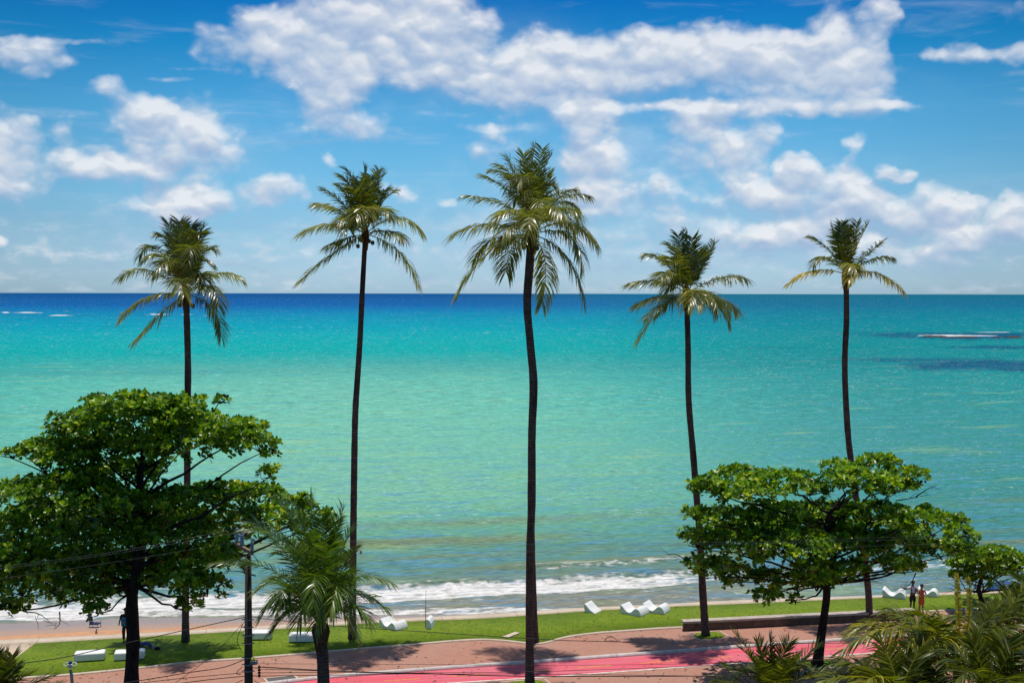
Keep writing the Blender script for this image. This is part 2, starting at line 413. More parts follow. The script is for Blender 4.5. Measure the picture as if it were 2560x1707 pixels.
S_, U_ = np.meshgrid(ss, uu); Tw = waterline(S_) + .5 * (fbm(S_ * .25, S_ * 0, 3, 5) - .5)
Tb = np.maximum(U_, 0) * Tw + np.minimum(U_, 0) * .5
Zb = -.15 + (SEA_Z + .15) * np.clip(U_, 0, 2) ** 1.0 + .05 * (fbm(S_ * 1.5, Tb * 1.5, 3, 3) - .5)
Zb = np.where(U_ < 0, -.15, Zb)
V = np.stack([S_, Tb, Zb], -1).reshape(-1, 3); n = len(ss)
def gridfaces(r, c):
    i, j = np.meshgrid(np.arange(r - 1), np.arange(c - 1), indexing='ij'); a = (i * c + j).ravel()
    return np.stack([a, a + 1, a + c + 1, a + c], 1)
bo = mesh_np('beach', V, gridfaces(len(uu), n), sandmat(), smooth=True, attrs={'wet': U_.ravel()})
bo.location = tuple(P0); bo.rotation_euler = (0, 0, TH); structure(bo)

# --- sea mesh: rows get wider apart with distance
rows_y = 732 + np.concatenate([np.geomspace(2.2, 60, 130), np.linspace(60, 870, 620)[1:]])
Yr = (H - SEA_Z) * F / (rows_y - 732)
cols = np.linspace(-.58, .58, 420)
Yg, Cg = np.meshgrid(Yr, cols, indexing='ij'); Xg = Cg * (Yg + 30)
Sg = (Xg - P0[0]) * E[0] + (Yg - P0[1]) * E[1]; Tg = (Xg - P0[0]) * N[0] + (Yg - P0[1]) * N[1]
def sm(x, a, b): t = np.clip((x - a) / (b - a), 0, 1); return t * t * (3 - 2 * t)
WL = waterline(Sg)
wob = (fbm(Sg * .09 + 3, Tg * .02, 3, 1) - .5) * 2.6 + (fbm(Sg * .45, Tg * .1, 3, 2) - .5) * 1.1
tt = Tg + wob
near_on = sm(Tg, 60, 30)
cr1 = 13.2 + .012 * Sg                             # the breaking crest
foam = np.zeros_like(Tg)
f1 = sm(tt, 9.3, 9.9) * (1 - sm(tt, 11.6, 13.6))
f1 *= .42 + .36 * sm(-Sg, -20, -6)
foam = np.maximum(foam, f1)
lace = .28 * sm(tt, WL + .5, WL + 1.2) * (1 - sm(tt, 9.3, 10))
foam = np.maximum(foam, lace)
sw = (1 - sm(np.abs(tt - WL - .9), .25, .95)) * (.72 + .2 * fbm(Sg * .2, Tg * .2, 2, 9)); foam = np.maximum(foam, sw * .78)
cr2 = (1 - sm(np.abs(tt - 15.6 - .02 * Sg), .25, 1.0)) * sm(Sg, 1.5, 4) * (1 - sm(Sg, 17, 22)) * .40
foam = np.maximum(foam, cr2)
lf = (1 - sm(np.abs(tt - 15.0), .3, 1.4)) * sm(-Sg, 13, 17) * .42; foam = np.maximum(foam, lf)
# waves near the shore (a steep face towards the beach)
def crest(c, h, wf_, wb): d = tt - c; return h * np.exp(-np.where(d < 0, (d / wf_) ** 2, (d / wb) ** 2))
Z = crest(12.7, .42, .55, 2.4) + crest(16.0, .38, .5, 2.2) * sm(Sg, -2, 4) + crest(21, .2, .8, 2.5) * (fbm(Sg * .06, Tg * 0, 2, 21)) + crest(26.5, .34, 1.0, 2.6) * fbm(Sg * .05 + 9, Tg * 0, 2, 22) + crest(34, .26, 1.5, 3.5) * fbm(Sg * .04 + 3, Tg * 0, 2, 23)
Z += near_on * .12 * (fbm(Sg * .35, Tg * .9, 4, 31) - .5) * sm(tt, 4, 12) + crest(WL + 1.1, .10, .3, 1.0)
murk = crest(16.6, 1, 1.0, 1.0) * sm(Sg, -3, 3) + crest(26.2, .95, 1.4, 1.2) * (1 - sm(Sg, 2, 16)) + .8 * crest(21.2, 1, .7, .7) * fbm(Sg * .12, Tg * 0, 2, 77) + .8 * crest(33, 1, 1.2, 1.2) * fbm(Sg * .1, Tg * 0, 2, 78)
# far away breakers and reefs, at their own places
reef = np.zeros_like(Tg); ffoam = np.zeros_like(Tg)
def g2px(px, py): return (H - SEA_Z) * F / (py - 732.)
def pxof(): return 1280 + F * Xg / Yg, 732 + (H - SEA_Z) * F / Yg
PX, PY = pxof()
def blob(x, y, rx, ry, k=1, sd=0):
    """a patch on the water given where it lies and how far it reaches, ragged at its edge"""
    n_ = (fbm(Xg / (rx * .22 * Yg / F) + sd, PY / (ry * 1.2) + sd, 3, 40 + sd) - .5) * 1.1
    d = ((PX - x) / rx) ** 2 + ((PY - y) / ry) ** 2
    return k * np.clip(1.25 - d + n_, 0, 1)
for b in [(2300,836,170,8,.8,1),(2450,838,180,11,1,2),(2500,866,150,5,.9,3),(2330,899,200,6,.7,4),(2480,912,260,16,1,5),(2200,897,150,5,.45,6),(2200,832,130,5,.35,7),(1930,868,90,3,.3,8),(120,760.5,420,1.0,.35,9),(1000,757,500,.9,.2,12),(300,790,500,1.0,.35,13),(1150,790,160,2,.15,10)]: reef = np.maximum(reef, blob(*b))
for b in [(2370,837,48,2.6,1,1),(2430,837.5,75,1.3,1,2),(2480,828.5,50,1.1,1,3),(2310,837,24,1.2,.8,4),(72,783,40,1.3,1,5),(14,783,10,2.2,1,6),(150,790,32,1.2,1,7),(395,787,36,1.3,1,8),(465,788,20,1.0,.8,9),(515,791,14,.9,.6,10),(165,779,15,.8,.4,11)]: ffoam = np.maximum(ffoam, blob(*b))
centre_glow = np.exp(-((Sg + 6) / (30 + .30 * Tg)) ** 2) * sm(Tg, 18, 50) * (1 - sm(Tg, 150, 330))  # bright middle of the lens vignette, painted as paler sea colour
edge = sm(np.abs(Sg - 2) / (Tg + 66), .20, .52) * sm(Tg, 14, 40)  # lens vignette painted as darker water towards both sides
right = sm(Sg / (Tg + 66), .08, .42)  # bluer water on the right, with lens vignette painted in
V = np.stack([Sg, Tg, Z], -1).reshape(-1, 3)

def seamat():
    m, nt, out = newmat('sea_water'); v = nt.coord('Object')
    sx = nt.node('ShaderNodeSeparateXYZ'); nt.l.new(v, sx.inputs[0]); t = sx.outputs[1]
    big = nt.noise(nt.scale(v, (.0035, .012, 1)), 1, 4, .55); big2 = nt.noise(nt.scale(v, (.02, .11, 1)), 1, 4, .6)
    tw = nt.math('MULTIPLY', t, nt.math('ADD', .96, nt.math('MULTIPLY', big, .08)))
    tw = nt.math('MULTIPLY', tw, nt.math('ADD', .95, nt.math('MULTIPLY', big2, .10)))
    lg = nt.math('DIVIDE', nt.math('LOGARITHM', nt.math('ADD', nt.math('MAXIMUM', tw, 0), 1.0), 10.0), 4.3)
    def p(x): return math.log10(x + 1) / 4.3
    K = .77
    def c(r, g, b): return tuple(K * x for x in s2l((r, g, b))[:3]) + (1,)
    col = nt.ramp(lg, [(0, c(150,130,112)), (p(8), c(140,140,125)), (p(14), c(108,138,124)), (p(19), c(96,144,134)), (p(27), c(100,158,130)), (p(42), c(92,176,146)),
        (p(67), c(86,184,156)), (p(108), c(70,186,164)), (p(150), c(44,182,166)), (p(200), c(20,176,164)), (p(222), c(0,162,156)), (p(330), c(0,168,164)), (p(450), c(0,166,170)),
        (p(600), c(0,156,173)), (p(900), c(0,140,172)), (p(1200), c(0,120,170)), (p(1750), c(0,94,162)), (p(6000), c(0,78,140))])
    col = nt.mix(nt.math('MULTIPLY', nt.attr('centre_glow'), .40), col, c(165,205,165))
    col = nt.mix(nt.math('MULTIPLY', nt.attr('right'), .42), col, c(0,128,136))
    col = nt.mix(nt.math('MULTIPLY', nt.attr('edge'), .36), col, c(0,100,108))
    # sky reflection painted as blue streaks, and sandy green between the wavelets
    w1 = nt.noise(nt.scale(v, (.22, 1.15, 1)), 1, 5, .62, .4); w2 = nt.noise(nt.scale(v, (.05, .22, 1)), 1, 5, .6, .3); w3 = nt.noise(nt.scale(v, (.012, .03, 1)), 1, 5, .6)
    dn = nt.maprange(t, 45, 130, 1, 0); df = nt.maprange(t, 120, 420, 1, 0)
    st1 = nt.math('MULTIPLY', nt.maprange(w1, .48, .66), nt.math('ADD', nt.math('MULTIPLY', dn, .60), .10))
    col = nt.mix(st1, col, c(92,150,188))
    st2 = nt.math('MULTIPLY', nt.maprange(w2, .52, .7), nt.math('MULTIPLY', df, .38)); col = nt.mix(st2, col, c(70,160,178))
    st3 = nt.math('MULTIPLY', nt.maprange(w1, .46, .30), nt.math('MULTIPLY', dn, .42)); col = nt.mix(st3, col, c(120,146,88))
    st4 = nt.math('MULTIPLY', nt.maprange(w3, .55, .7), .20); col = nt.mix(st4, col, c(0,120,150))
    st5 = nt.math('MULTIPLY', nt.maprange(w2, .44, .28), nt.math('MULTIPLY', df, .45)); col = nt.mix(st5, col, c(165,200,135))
    col = nt.mix(nt.math('MULTIPLY', nt.attr('murk'), .75), col, c(128,136,92))
    rn = nt.noise(nt.scale(v, (.05, .05, 1)), 1, 4, .7); rf = nt.math('MULTIPLY', nt.attr('reef'), nt.maprange(rn, .25, .6, .75, 1)); col = nt.mix(nt.math('MULTIPLY', rf, .85), col, c(10,76,116))
    w4 = nt.noise(nt.scale(v, (.9, 3.4, 1)), 1, 5, .72); w5 = nt.noise(nt.scale(v, (.30, .75, 1)), 1, 4, .7); w6 = nt.noise(nt.scale(v, (.07, .09, 1)), 1, 4, .7)
    dm = nt.math('MULTIPLY', nt.maprange(t, 60, 140), nt.maprange(t, 500, 900, 1, 0))
    g1 = nt.math('MULTIPLY', nt.math('SUBTRACT', w4, .5), nt.math('MULTIPLY', nt.maprange(t, 80, 220, 1, 0), 2.3))
    g2 = nt.math('MULTIPLY', nt.math('SUBTRACT', w5, .5), nt.math('MULTIPLY', dm, 2.0)); g3 = nt.math('MULTIPLY', nt.math('SUBTRACT', w6, .5), nt.math('MULTIPLY', nt.maprange(t, 400, 800), 1.5))
    gg = nt.math('ADD', 1.0, nt.math('ADD', g1, nt.math('ADD', g2, g3)))
    hsv = nt.node('ShaderNodeHueSaturation'); nt.set(hsv.inputs['Color'], col); nt.set(hsv.inputs['Value'], gg); col = hsv.outputs[0]
    # foam
    v1 = nt.node('ShaderNodeTexVoronoi', feature='DISTANCE_TO_EDGE', i_Vector=nt.scale(v, (.9, 1.7, 1)), i_Scale=1.1)
    fn = nt.noise(nt.scale(v, (.55, 1.5, 1)), 1.6, 7, .70, .8); fn2 = nt.noise(nt.scale(v, (.35, 2.4, 1)), 1.0, 5, .65, .5)
    fa = nt.attr('foam')
    k = nt.math('ADD', fa, nt.math('MULTIPLY', nt.math('SUBTRACT', fn, .52), 1.3)); k = nt.math('ADD', k, nt.math('MULTIPLY', nt.math('SUBTRACT', fn2, .5), .8))
    k = nt.math('SUBTRACT', k, nt.math('MULTIPLY', v1.outputs['Distance'], .5))
    fm = nt.math('MULTIPLY', nt.maprange(k, .28, .62), nt.maprange(fa, .03, .25))
    # small whitecaps and sun glints painted as white flecks, at three sizes of wavelet
    def fleck(sx_, sy_, lo, a, b, c0, d0):
        n_ = nt.noise(nt.scale(v, (sx_, sy_, 1)), 1, 3, .75); cl = nt.noise(nt.scale(v, (sx_ * .12, sy_ * .12, 1)), 1, 3, .6)
        q_ = nt.math('ADD', n_, nt.math('MULTIPLY', nt.math('SUBTRACT', cl, .5), .28))
        r_ = nt.maprange(q_, lo, lo + .05); w_ = nt.math('MULTIPLY', nt.maprange(t, a, b), nt.maprange(t, c0, d0, 1, 0)); return nt.math('MULTIPLY', r_, w_)
    f1 = fleck(1.1, 3.6, .635, 22, 40, 110, 200); f2 = fleck(.7, 1.4, .63, 80, 150, 380, 600); f3 = fleck(.32, .22, .63, 300, 500, 3000, 7000)
    fl = nt.math('MAXIMUM', f1, nt.math('MAXIMUM', f2, nt.math('MULTIPLY', f3, .62)))
    fm = nt.math('MULTIPLY', fm, nt.maprange(fn2, .28, .58, .45, .96)); fm = nt.math('MAXIMUM', fm, nt.math('MULTIPLY', fl, .8)); ff = nt.attr('ffoam'); fm = nt.math('MAXIMUM', fm, nt.math('MULTIPLY', nt.maprange(nt.math('ADD', ff, nt.math('MULTIPLY', nt.math('SUBTRACT', rn, .5), 1.6)), .2, .9), .85))
    ft = nt.noise(nt.scale(v, (1.2, 3.6, 1)), 1.5, 6, .75, .5)
    col = nt.mix(fm, col, nt.ramp(ft, [(.3, (.40,.36,.33,1)), (.47, (.66,.63,.60,1)), (.6, (.84,.82,.80,1))]))
    # ripples
    b1 = nt.noise(nt.scale(v, (.9, 2.6, 1)), 1, 5, .62); b2 = nt.noise(nt.scale(v, (.2, .7, 1)), 1, 5, .6); b3 = nt.noise(nt.scale(v, (.035, .10, 1)), 1, 6, .65)
    hh = nt.math('ADD', nt.math('MULTIPLY', b1, .16), nt.math('ADD', nt.math('MULTIPLY', b2, .6), nt.math('MULTIPLY', b3, 2.2)))
    hh = nt.math('ADD', hh, nt.math('MULTIPLY', fm, nt.math('MULTIPLY', fn, .25)))
    nb = nt.bump(hh, .85, 1.0)
    di = nt.node('ShaderNodeBsdfDiffuse'); nt.set(di.inputs[0], col); nt.set(di.inputs['Normal'], nt.bump(hh, .35, 1.0))
    gl_ = nt.node('ShaderNodeBsdfGlossy'); gl_.inputs['Roughness'].default_value = .16; nt.set(gl_.inputs['Normal'], nb); gl_.inputs['Color'].default_value = (.8, .95, 1, 1)
    fr_ = nt.node('ShaderNodeFresnel'); fr_.inputs[0].default_value = 1.33; nt.set(fr_.inputs[1], nb)
    fac = nt.math('MINIMUM', nt.math('MULTIPLY', fr_.outputs[0], .26), nt.maprange(t, 30, 350, .20, .04))
    fac = nt.math('MULTIPLY', fac, nt.math('SUBTRACT', 1.0, fm))
    mx = nt.node('ShaderNodeMixShader'); nt.set(mx.inputs[0], fac); nt.l.new(di.outputs[0], mx.inputs[1]); nt.l.new(gl_.outputs[0], mx.inputs[2])
    nt.l.new(mx.outputs[0], out.inputs[0]); return m
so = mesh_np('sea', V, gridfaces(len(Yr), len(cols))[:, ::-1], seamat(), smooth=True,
             attrs={'foam': foam, 'centre_glow': centre_glow, 'edge': edge, 'right': right, 'murk': np.clip(murk, 0, 1), 'reef': reef, 'ffoam': ffoam})
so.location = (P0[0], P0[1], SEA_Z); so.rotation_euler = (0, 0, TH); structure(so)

# dark rocks of the reef awash at the far right
rk = MB()
rm = simple('reef_rock', (.06,.045,.035,1), (.03,.024,.02,1), 1.0, .8, .3, .6, .3)
for i in range(26):
    px = random.uniform(2315, 2350) if i < 12 else random.uniform(2350, 2560); py = 840 + random.uniform(-1.2, 1.2) if i < 12 else 841.5 + random.uniform(-1.4, 1.4)
    c0 = G(px, py, SEA_Z); r = random.uniform(1.2, 3.2)
    prof = [(r * 1.0, -.3), (r * .85, .10), (r * .5, .30), (r * .1, .36)]
    b0 = len(rk.v); rk.lathe((c0[0], c0[1], SEA_Z), prof, 9)
    for j in range(b0, len(rk.v)):
        x, y, z = rk.v[j]; rk.v[j] = (c0[0] + (x - c0[0]) * random.uniform(.8, 1.9), c0[1] + (y - c0[1]) * random.uniform(.8, 1.4), z + random.uniform(-.1, .1))
structure(rk.build('reef', rm))

# ------------------------------------------------------------------ palm fronds
def bez(A, Mid, B, t):
    Cc = 2 * Mid - .5 * (A + B); t = t[:, None]
    return A * (1 - t) ** 2 + 2 * Cc * t * (1 - t) + B * t ** 2, 2 * (1 - t) * (Cc - A) + 2 * t * (B - Cc)
def nrm(a): return a / np.maximum(np.linalg.norm(a, axis=-1, keepdims=True), 1e-9)
def frond(A, Mid, B, leaf=.75, n=46, width=.045, droop=.7, wind=(-.25, 0, 0), seed=0, start=.16, az=None, tone=.45, rr=.030):
    """returns vertices, quads, tone per vertex: a rachis with two rows of drooping leaflets"""
    r = np.random.default_rng(seed)
    Vs = []; Fs = []; Ts = []; base = 0
    # rachis
    tr = np.linspace(0, 1, 12); p, d = bez(A, Mid, B, tr); d = nrm(d)
    up = np.array([0, 0, 1.]); flat = nrm((B - A) * np.array([1, 1, 0]) + np.array([1e-3, 0, 0]))
    if az is not None: flat = np.array([math.cos(az), math.sin(az), 0])
    def frame(d):
        s = np.cross(d, up); l = np.linalg.norm(s, axis=-1, keepdims=True)
        alt = np.cross(flat, up); s = np.where(l > .30, s / np.maximum(l, 1e-6), nrm(alt)[None, :] * np.ones_like(s))
        s = nrm(s - d * np.sum(s * d, -1, keepdims=True)); return s, nrm(np.cross(s, d))
    s, w = frame(d); rad = rr * (1 - .85 * tr)
    k = 5
    ring = np.stack([p + (s * math.cos(2*PI*j/k) + w * math.sin(2*PI*j/k)) * rad[:, None] for j in range(k)], 1).reshape(-1, 3)
    Vs.append(ring); Ts.append(np.full(len(ring), min(1, tone + .35)))
    for i in range(11):
        for j in range(k): Fs.append((i*k+j, i*k+(j+1)%k, (i+1)*k+(j+1)%k, (i+1)*k+j))
    base = len(ring); Fs = [np.array(Fs)]
    for side in (-1, 1):
        t = np.clip(np.linspace(start, .995, n) + r.normal(0, .006, n), start, 1)
        keep = r.random(n) > .05; t = t[keep]; m = len(t)
        p, d = bez(A, Mid, B, t); d = nrm(d); s, w = frame(d)
        Ln = leaf * (np.clip(np.sin(PI * (.10 + .74 * t)), .25, 1) ** .55) * r.uniform(.82, 1.1, m)
        al = np.radians(20 + 40 * t ** 1.6) * (1 - .25 * np.clip(d[:, 2], 0, 1)) + r.normal(0, .07, m)
        lift = .22 + r.normal(0, .12, m)
        d0 = nrm(s * side * np.cos(al)[:, None] + d * np.sin(al)[:, None] + w * lift[:, None])
        g = np.array([wind[0], wind[1], -1.0 * 1]) ; vt = np.clip(d[:, 2], 0, 1); dr = droop * r.uniform(.7, 1.35, m) * (1.15 - 1.0 * vt)
        pts = [p]; dirs = []
        q = p
        for u in (.15, .6, 1.1):
            dd = nrm(d0 + (np.array([wind[0], wind[1], 0]) * u + np.array([0, 0, -1.]) * (u * dr)[:, None]))
            q = q + dd * (Ln / 3)[:, None]; pts.append(q); dirs.append(dd)
        wv = nrm(np.cross(dirs[0], w + s * side * .4 + r.normal(0, .25, (m, 3))))
        wd = [width * .55, width, width * .8, width * .08]
        L = []
        for i_, q_ in enumerate(pts):
            L.append(q_ - wv * wd[i_] / 2); L.append(q_ + wv * wd[i_] / 2)
        A_ = np.stack(L, 1).reshape(-1, 3)  # m*8
        o = base + np.arange(m)[:, None] * 8
        for i_ in range(3): Fs.append(np.concatenate([o + 2*i_, o + 2*i_+1, o + 2*i_+3, o + 2*i_+2], 1))
        Vs.append(A_); tn = np.clip(tone + r.normal(0, .16, m), 0, 1); Ts.append(np.repeat(tn, 8)); base += len(A_)
    return np.concatenate(Vs), np.concatenate(Fs), np.concatenate(Ts)

def catmull(pts, n):
    pts = [np.array(p, float) for p in pts]; pts = [2*pts[0]-pts[1]] + pts + [2*pts[-1]-pts[-2]]; out = []
    seg = len(pts) - 3
    for i in range(n):
        u = i / (n - 1) * seg; k = min(int(u), seg - 1); t = u - k
        a, b, c, d = pts[k:k+4]
        out.append(.5 * ((2*b) + (c-a)*t + (2*a-5*b+4*c-d)*t*t + (-a+3*b-3*c+d)*t**3))
    return out

def palm(label, centre, Y, trunk_px, base, fronds, zo, zs, group=None, mat='palm', leaf=1.2, n=56, droop=1.05, nuts=5, seed=1, yb=None, r0=.185, r1=.14, wind=(-.25,-.05,0), extra=0, spread=3.4, width=.05, tone=.50, name='palm_tree', boot=False, cat='palm tree', fw=.056):
    """centre: crown centre in photo pixels; fronds (mx,my,tx,ty,depth[,dry]) read in a crop with origin zo and scale zs"""
    bp = np.array(base, float); root = thing(name, label, cat, tuple(bp), 0, group)
    c = P(centre[0], centre[1], Y); rel = c - bp
    # trunk
    pts = [bp - [0, 0, .1]]
    yb = bp[1]
    for px, py in trunk_px:
        k = None
        for _ in range(3):
            Yk = yb + (Y - yb) * (0 if k is None else k); q = P(px, py, Yk); k = np.clip(q[2] / max(c[2], .1), 0, 1)
        pts.append(q)
    pts.append(c); pts = [p - bp for p in pts]; N_ = 60
    cp = catmull(pts, N_); rad = []
    rr = random.Random(seed)
    for i in range(N_):
        u = i / (N_ - 1); r = r0 * (1 - u) + r1 * u; r *= 1 + .35 * math.exp(-(u * cp[-1][2] / .55)) ; r *= 1 + rr.uniform(-.03, .05); rad.append(r)
    tb = MB().tube([tuple(p) for p in cp], rad, 12); tb.build('trunk', M['palmbark'], root, smooth=True)
    # fibre boot under the fronds
    bt = MB().lathe((rel[0], rel[1], rel[2]), [(r1 * .95, -.75), (r1 * 1.25, -.4), (r1 * 1.7, 0), (r1 * 1.4, .25), (r1 * .6, .55 if nuts else .4), (r1 * .2, .8 if nuts else .5)], 10)
    bt.build('crownshaft', M['boot'], root, smooth=True)
    if nuts:
        for i in range(nuts):
            nb = MB()
            a = rr.uniform(0, 2 * PI); q = (rel[0] + math.cos(a) * rr.uniform(.22, .4), rel[1] + math.sin(a) * rr.uniform(.2, .4), rel[2] - rr.uniform(.15, .55)); r = rr.uniform(.10, .14)
            nb.lathe(q, [(r * math.cos(x), r * 1.15 * math.sin(x)) for x in np.linspace(-1.5, 1.5, 7)], 8)
            nb.build('coconut', M['nut'], root, smooth=True)
    i = 0
    def mk(A, Mi, B, sd, dry=0, az=None, lf=leaf, tn=tone):
        V_, F_, T_ = frond(A, Mi, B, lf, n, fw, droop, wind, sd, az=az, tone=tn)
        mesh_np('frond', V_, F_, M['palm_dry'] if dry else M[mat], root, attrs={'tone': T_})
    A = rel + np.array([0, 0, .1])
    for fr in fronds:
        mx_, my_, tx, ty, dd = fr[:5]; dry = fr[5] if len(fr) > 5 else 0; lf_ = fr[6] if len(fr) > 6 else leaf
        mp = P(zo[0] + mx_ / zs, zo[1] + my_ / zs, Y + dd * .62) - bp; tp = P(zo[0] + tx / zs, zo[1] + ty / zs, Y + dd) - bp
        az = math.atan2(tp[1] - A[1], tp[0] - A[0]); i += 1
        tnn = tone + rr.uniform(-.18, .22) + (.10 if my_ > centre[1] * 0 and ty > my_ else 0)
        mk(A, mp, tp, seed * 100 + i, dry, az, lf=lf_ * (.82 if tp[2] - A[2] > 1.5 else 1.0), tn=tnn - (.03 if tp[2] - A[2] > 1.5 else -.06))
    for e in range(extra):
        a = e * 2.4 + rr.uniform(-.3, .3); el = rr.uniform(.15, 1.25); L = spread * rr.uniform(.8, 1.05)
        o_ = np.array([math.cos(a) * math.cos(el), math.sin(a) * math.cos(el), math.sin(el)])
        Mi = A + o_ * L * .52; B_ = A + np.array([o_[0], o_[1], 0]) * L * .98 + np.array([0, 0, L * (math.sin(el) * .75 - .35)])
        mk(A, Mi, B_, seed * 100 + 60 + e, 0, a, tn=tone + rr.uniform(-.2, .15))
    return root

TG = 'tall coconut palms along the beachfront promenade'
Y1 = G(465, 1605)[1]
palm('bushy crowned tall coconut palm rising behind the big spreading tree at the left', (465,742), Y1, [(465,1500),(468,1300),(469,1050),(470,920),(467,800)], G(465,1606), [
 (300,500,75,540,.8),(300,700,80,860,-.5),(400,820,190,1040,-1.2),(790,790,850,1000,-.6),(800,530,1000,550,.5),(760,620,835,770,-1.5),(360,330,215,380,1.0),(420,400,250,420,-1.8),
 (480,330,380,220,.6),(500,340,440,125,.4),(560,330,530,115,1.2),(650,330,720,160,.6),(690,400,780,330,1.0),(600,330,620,150,-.6),(540,560,560,690,-3.2),(620,320,600,430,-2.6),(450,440,330,520,-2.2),(560,400,500,190,-1.0),(660,450,770,440,.4),(640,330,680,210,-1),(590,400,560,180,1.6),(500,480,400,440,1.5),(690,520,730,600,-1.2)],
 (280,520), 3.136, TG, seed=11, tone=.34, wind=(-.12,0,0), r0=.19, r1=.155)
Y2 = G(882, 1598)[1]
palm('second tall palm from the left, slim trunk bending right at the top', (913,590), Y2, [(883,1450),(885,1250),(888,1050),(893,960),(900,850),(906,720)], G(882,1598), [
 (480,710,150,800,.6),(520,1000,140,1310,-.8,0),(640,860,470,930,-1.5),(1200,1000,1415,1350,-.6),(1180,640,1450,780,.8),(1080,780,1250,850,-1.4),(630,520,400,330,.6),(600,580,330,490,-.8),(700,480,560,300,-.6),(740,400,590,190,.8),(770,380,640,130,.4),(830,430,830,105,0),
 (920,400,1050,165,.5),(900,380,990,140,-.5),(1000,500,1160,350,.5),(970,560,1120,600,-1.0),(960,470,1060,340,1.2),(790,560,740,640,-3.0),(860,520,880,660,-2.6),(690,640,560,680,-2.0),(860,400,900,200,1.2),(780,480,690,330,-1.5),(820,480,780,260,-1.2),(640,700,640,760,-2.4)],
 (720,400), 4.356, TG, seed=12, tone=.42, r0=.19, r1=.125)
Y3 = G(1326, 1712)[1]
palm('tallest palm with the fullest lower crown and a thick dark trunk reaching the bottom edge', (1327,592), Y3, [(1325,1550),(1326,1380),(1330,1250),(1330,1100),(1333,960),(1325,850),(1317,760),(1321,680)], G(1326,1712), [
 (400,770,90,860,.6),(420,980,120,1380,-.6),(600,960,540,1180,-2.0),(430,900,270,1060,1.2),(560,620,200,530,.4),(1080,760,1320,940,.3),(1080,860,1200,1140,-1.0),(1050,1040,1215,1440,.2),(880,1090,850,1470,.8),(740,690,740,860,-3.2),
 (1020,640,1160,720,-.8),(960,570,1240,520,.8),(620,660,440,740,-1.6),(640,760,520,860,-2.4),(900,640,1040,680,-2.2),(560,900,440,980,1.5),(960,700,1140,820,1.6)],
 (1110,340), 3.484, TG, seed=13, tone=.50, leaf=1.24, r0=.185, r1=.165, nuts=7)
Y3b = G(1338, 1607)[1]
palm('tall palm standing directly behind the tallest one, its trunk peeking out on the right', (1334,570), Y3b, [(1334,1500),(1330,1380),(1328,1250),(1330,1100),(1336,960),(1326,850),(1320,760),(1326,680)], G(1338,1607), [
 (600,520,330,345,.4),(640,440,430,300,.8),(660,420,540,200,-.3),(720,400,690,165,.5),(755,400,790,100,0),(800,420,855,115,.8),(830,430,920,185,-.3),(860,500,935,430,.3),(940,560,1120,470,-.8),(960,600,1130,610,-.4),
 (640,380,560,460,-2.4),(720,380,640,440,-2.8),(700,500,600,580,-2.6),(850,600,900,330,1.2),(780,500,740,260,-1.5),(820,560,870,640,-3),(680,460,480,260,-1)],
 (1110,340), 3.484, TG, seed=14, tone=.46, leaf=1.2, r0=.19, r1=.15)
Y4 = G(1765, 1588)[1]
palm('fourth tall palm from the left, its trunk passing behind the spreading tree on the right', (1716,738), Y4, [(1758,1480),(1750,1330),(1743,1250),(1733,1130),(1722,1000),(1720,860)], G(1766,1588), [
 (300,570,65,580,.6),(340,420,190,350,.6),(370,500,300,550,-2.2),(450,400,370,270,-.4),(480,420,440,190,.6),(505,420,515,165,0),(535,430,560,210,.6),(600,480,610,330,-.8),(640,430,735,260,.5),(770,540,980,540,.6),
 (740,690,850,890,-.6),(780,710,910,790,.6),(290,690,110,750,.5),(320,770,120,1040,-.4),(380,720,190,850,-1.4),(620,650,600,760,-3.0),(560,640,530,760,-3.0),(420,440,380,370,-1.5),(570,420,600,350,1.4),(680,660,770,800,-1.8),(430,560,340,640,-1.2)],
 (1560,530), 3.267, TG, seed=15, tone=.40, r0=.20, r1=.14)
Y5 = G(2175, 1551)[1]
palm('rightmost tall palm with a sparse open crown of few fronds', (2115,690), Y5, [(2172,1480),(2160,1380),(2135,1200),(2120,1080),(2112,920),(2116,800)], G(2175,1551), [
 (1570,475,1345,580,.3,1),(1650,370,1550,430,-.8),(1680,320,1525,200,.4),(1750,300,1690,110,.3),(1785,300,1770,95,-.4),(1855,290,1905,80,.4),(1890,300,1995,90,-.2),(1940,380,2110,240,.5),(2010,390,2175,370,-.6),(2060,495,2280,640,.2,1),(1880,440,1830,560,-2.6,1),(1800,270,1830,130,1.0),(1850,420,1900,480,-2.4),(1760,260,1800,90,1)],
 (1560,530), 3.267, TG, seed=16, tone=.42, r0=.19, r1=.15, leaf=.95)

